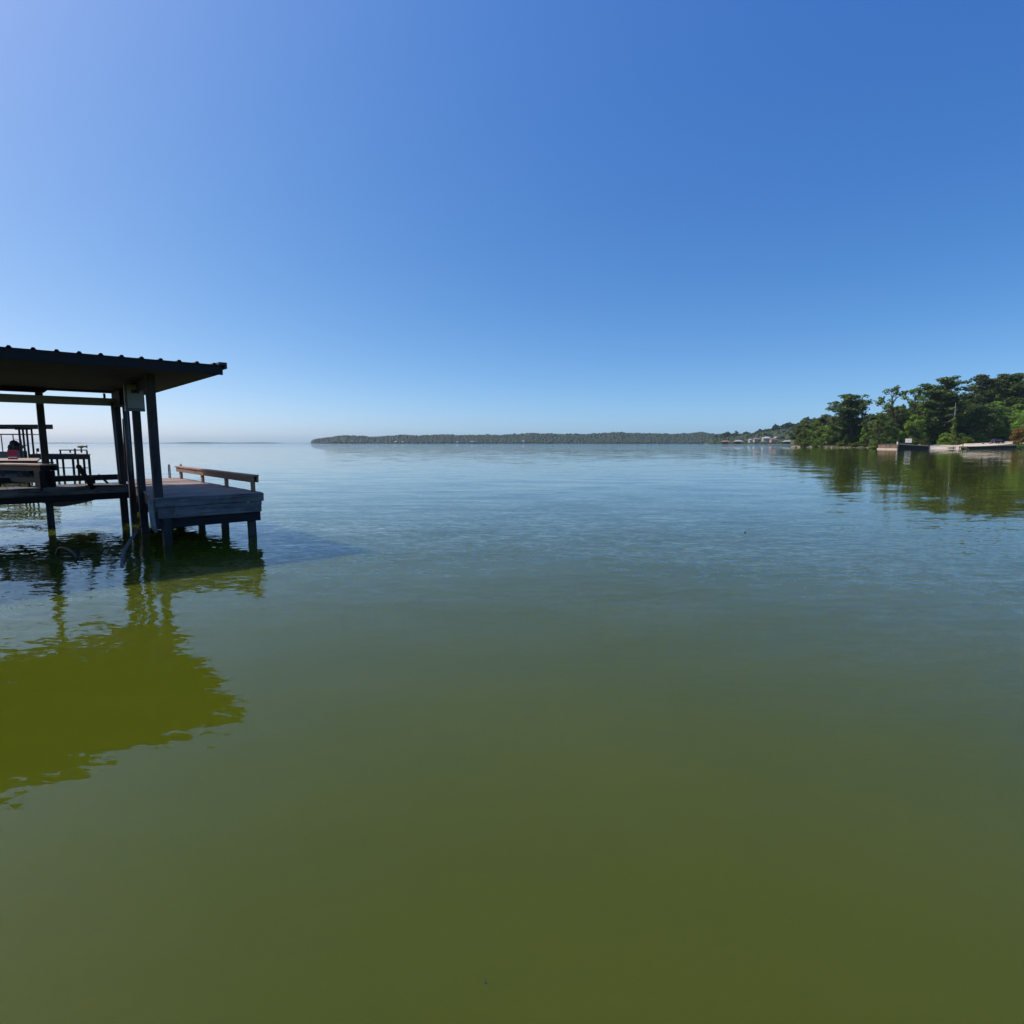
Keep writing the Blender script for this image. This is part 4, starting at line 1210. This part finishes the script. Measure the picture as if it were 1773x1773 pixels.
wood_mass('headland_wood', 'dense undergrowth filling the headland slope between its taller trees', pts, np.array(hs), np.array(rd), 'nearwood')

# houses and boat sheds on the headland shore
M['hw'] = plain('house_white', (0.33, 0.33, 0.32), 0.8, 0.08); M['hb'] = plain('house_brown', (0.22, 0.13, 0.10), 0.8, 0.15)
M['rr'] = plain('roof_reddish', (0.26, 0.15, 0.13), 0.8, 0.15); M['rg'] = plain('roof_grey', (0.42, 0.44, 0.46), 0.6, 0.1); M['hp'] = plain('house_pink', (0.42, 0.27, 0.22), 0.8, 0.1)
def house(px0, px1, ytop, ybase, D, wall, roof, label, name='house', cat='house', openw=False, deep=8.0):
    x0, x1 = U(px0) * D, U(px1) * D; zt = EYE + V(ytop) * D; zb = EYE + V(ybase) * D if not openw else 0
    r = empty(name, ((x0 + x1) / 2, D, zb), 0); w_ = (x1 - x0) / 2; h = zt - zb
    tag(r, label, cat)
    eh = h * (0.6 if not openw else 0.62)
    if openw:
        for x in (-w_ + .5, -w_ * .33, w_ * .33, w_ - .5):
            for y in (0.5, deep - .5): MB().box(x - .12, x + .12, y - .12, y + .12, -0.8, eh).build('post', M['dark'], r)
        MB().box(-w_ + .2, w_ - .2, .2, deep - .2, 0.7, 0.95).build('deck', M['hb'], r)
        MB().box(-w_ + .8, w_ - .8, deep - .4, deep - .25, .95, eh).build('back_wall', M['dark'], r)
    else:
        MB().box(-w_ * .94, w_ * .94, 0, deep, -1.5, eh).build('wall', M[wall], r)
        nw = max(1, int(w_ / 1.6))
        for k in range(nw):
            xc = -w_ * .8 + (k + .5) * w_ * 1.6 / nw
            MB().box(xc - .45, xc + .45, -0.05, 0.02, eh * .35, eh * .75).build('window', M['glass'], r)
        MB().box(w_ * .7, w_ * .7 + .9, -0.05, 0.02, 0, eh * .72).build('door', M['dark'], r)
    e = .5
    MB().add([(-w_ - e, -e, eh), (w_ + e, -e, eh), (w_ + e, deep + e, eh), (-w_ - e, deep + e, eh), (-w_ * .55, deep / 2, h), (w_ * .55, deep / 2, h),
              (-w_ - e, -e, eh + .12), (w_ + e, -e, eh + .12), (w_ + e, deep + e, eh + .12), (-w_ - e, deep + e, eh + .12)],
             [(3, 2, 1, 0), (0, 1, 7, 6), (1, 2, 8, 7), (2, 3, 9, 8), (3, 0, 6, 9), (6, 7, 5, 4), (8, 9, 4, 5), (7, 8, 5), (9, 6, 4)]).build('roof', M[roof], r)
    return r
house(1252, 1264, 762.5, 768, 985, 'hb', 'rr', 'boat shed with dull mauve roof, leftmost on the headland shore', 'boat_shed', 'boat shed', True)
house(1273.5, 1286.5, 761.6, 768, 965, 'hw', 'hw', 'boat shed with a bright white roof standing in the water off the headland', 'boat_shed', 'boat shed', True)
house(1298, 1302, 759.8, 764.6, 1015, 'hw', 'hw', 'small bright white house left of the reddish roofed house', )
house(1306, 1316, 758, 764, 1020, 'hw', 'rr', 'white walled house under a reddish roof on the headland slope')
house(1321.5, 1324.5, 756.6, 763, 1000, 'hw', 'hw', 'narrow tall white building between two headland houses', 'tower_house', 'building')
house(1325, 1333, 755.8, 763.5, 1012, 'hw', 'rg', 'white gabled house with pale grey roof on the headland')
house(1335, 1345, 758.5, 764.5, 992, 'hp', 'rr', 'pinkish brick house low on the headland slope')
house(1342.5, 1348, 756, 760.5, 1035, 'hw', 'rg', 'small white house highest and farthest right on the headland slope')
house(1358, 1378, 762, 768, 905, 'hb', 'hw', 'long boat shed with a thin pale roof beside the tip of the point', 'boat_shed', 'boat shed', True)
for px0, px1, yt, l_ in ((683, 687, 763.8, 'tiny white house, leftmost on the far shore'), (695, 698.5, 764, 'tiny white house just right of the leftmost one on the far shore'),
                         (790, 793.5, 764, 'tiny pale house near the middle of the far shore'), (814.5, 819, 763.6, 'tiny pale roofed house right of the middle of the far shore'),
                         (904, 908, 762.5, 'tiny pale house on the far shore below the centre of the view')):
    D = FAR_SH(U(px0)) - 3; house(px0, px1, yt, 766.4, D, 'hw', 'rg', l_)

# tell look-alike neighbours apart by which stands left or right
twins = {}
for o in bpy.data.objects:
    if o.get('label') and o.get('group') and o.get('category') in ('tree', 'shrub', 'rock'):
        twins.setdefault(o['label'], []).append(o)
for lab_, obs in twins.items():
    if 2 <= len(obs) <= 6:
        obs.sort(key=lambda q_: q_.location.x / q_.location.y)
        for o, w_ in zip(obs, {2: ('left', 'right'), 3: ('left', 'middle', 'right'), 4: ('leftmost', 'second', 'third', 'rightmost'), 5: ('leftmost', 'second', 'third', 'fourth', 'rightmost'), 6: ('leftmost', 'second', 'third', 'fourth', 'fifth', 'rightmost')}[len(obs)]):
            o['label'] = w_ + ' ' + lab_
            if len(o['label'].split()) > 16: o['label'] = o['label'].replace('broadleaf ', '')

# ================================================================== HAZE
hz = MB().box(-7100, 7100, -7100, 7100, -3.0, 62.0).build('haze', None)
t = NT('haze_air')
pv = t.n('ShaderNodeVolumePrincipled')
pv.inputs['Color'].default_value = (0.61, 0.87, 1.0, 1)
pv.inputs['Density'].default_value = 0.00006
pv.inputs['Anisotropy'].default_value = 0.0
t.l(pv.outputs[0], t.out.inputs['Volume'])
hz.data.materials.append(t.m)
tag(hz, kind='stuff')
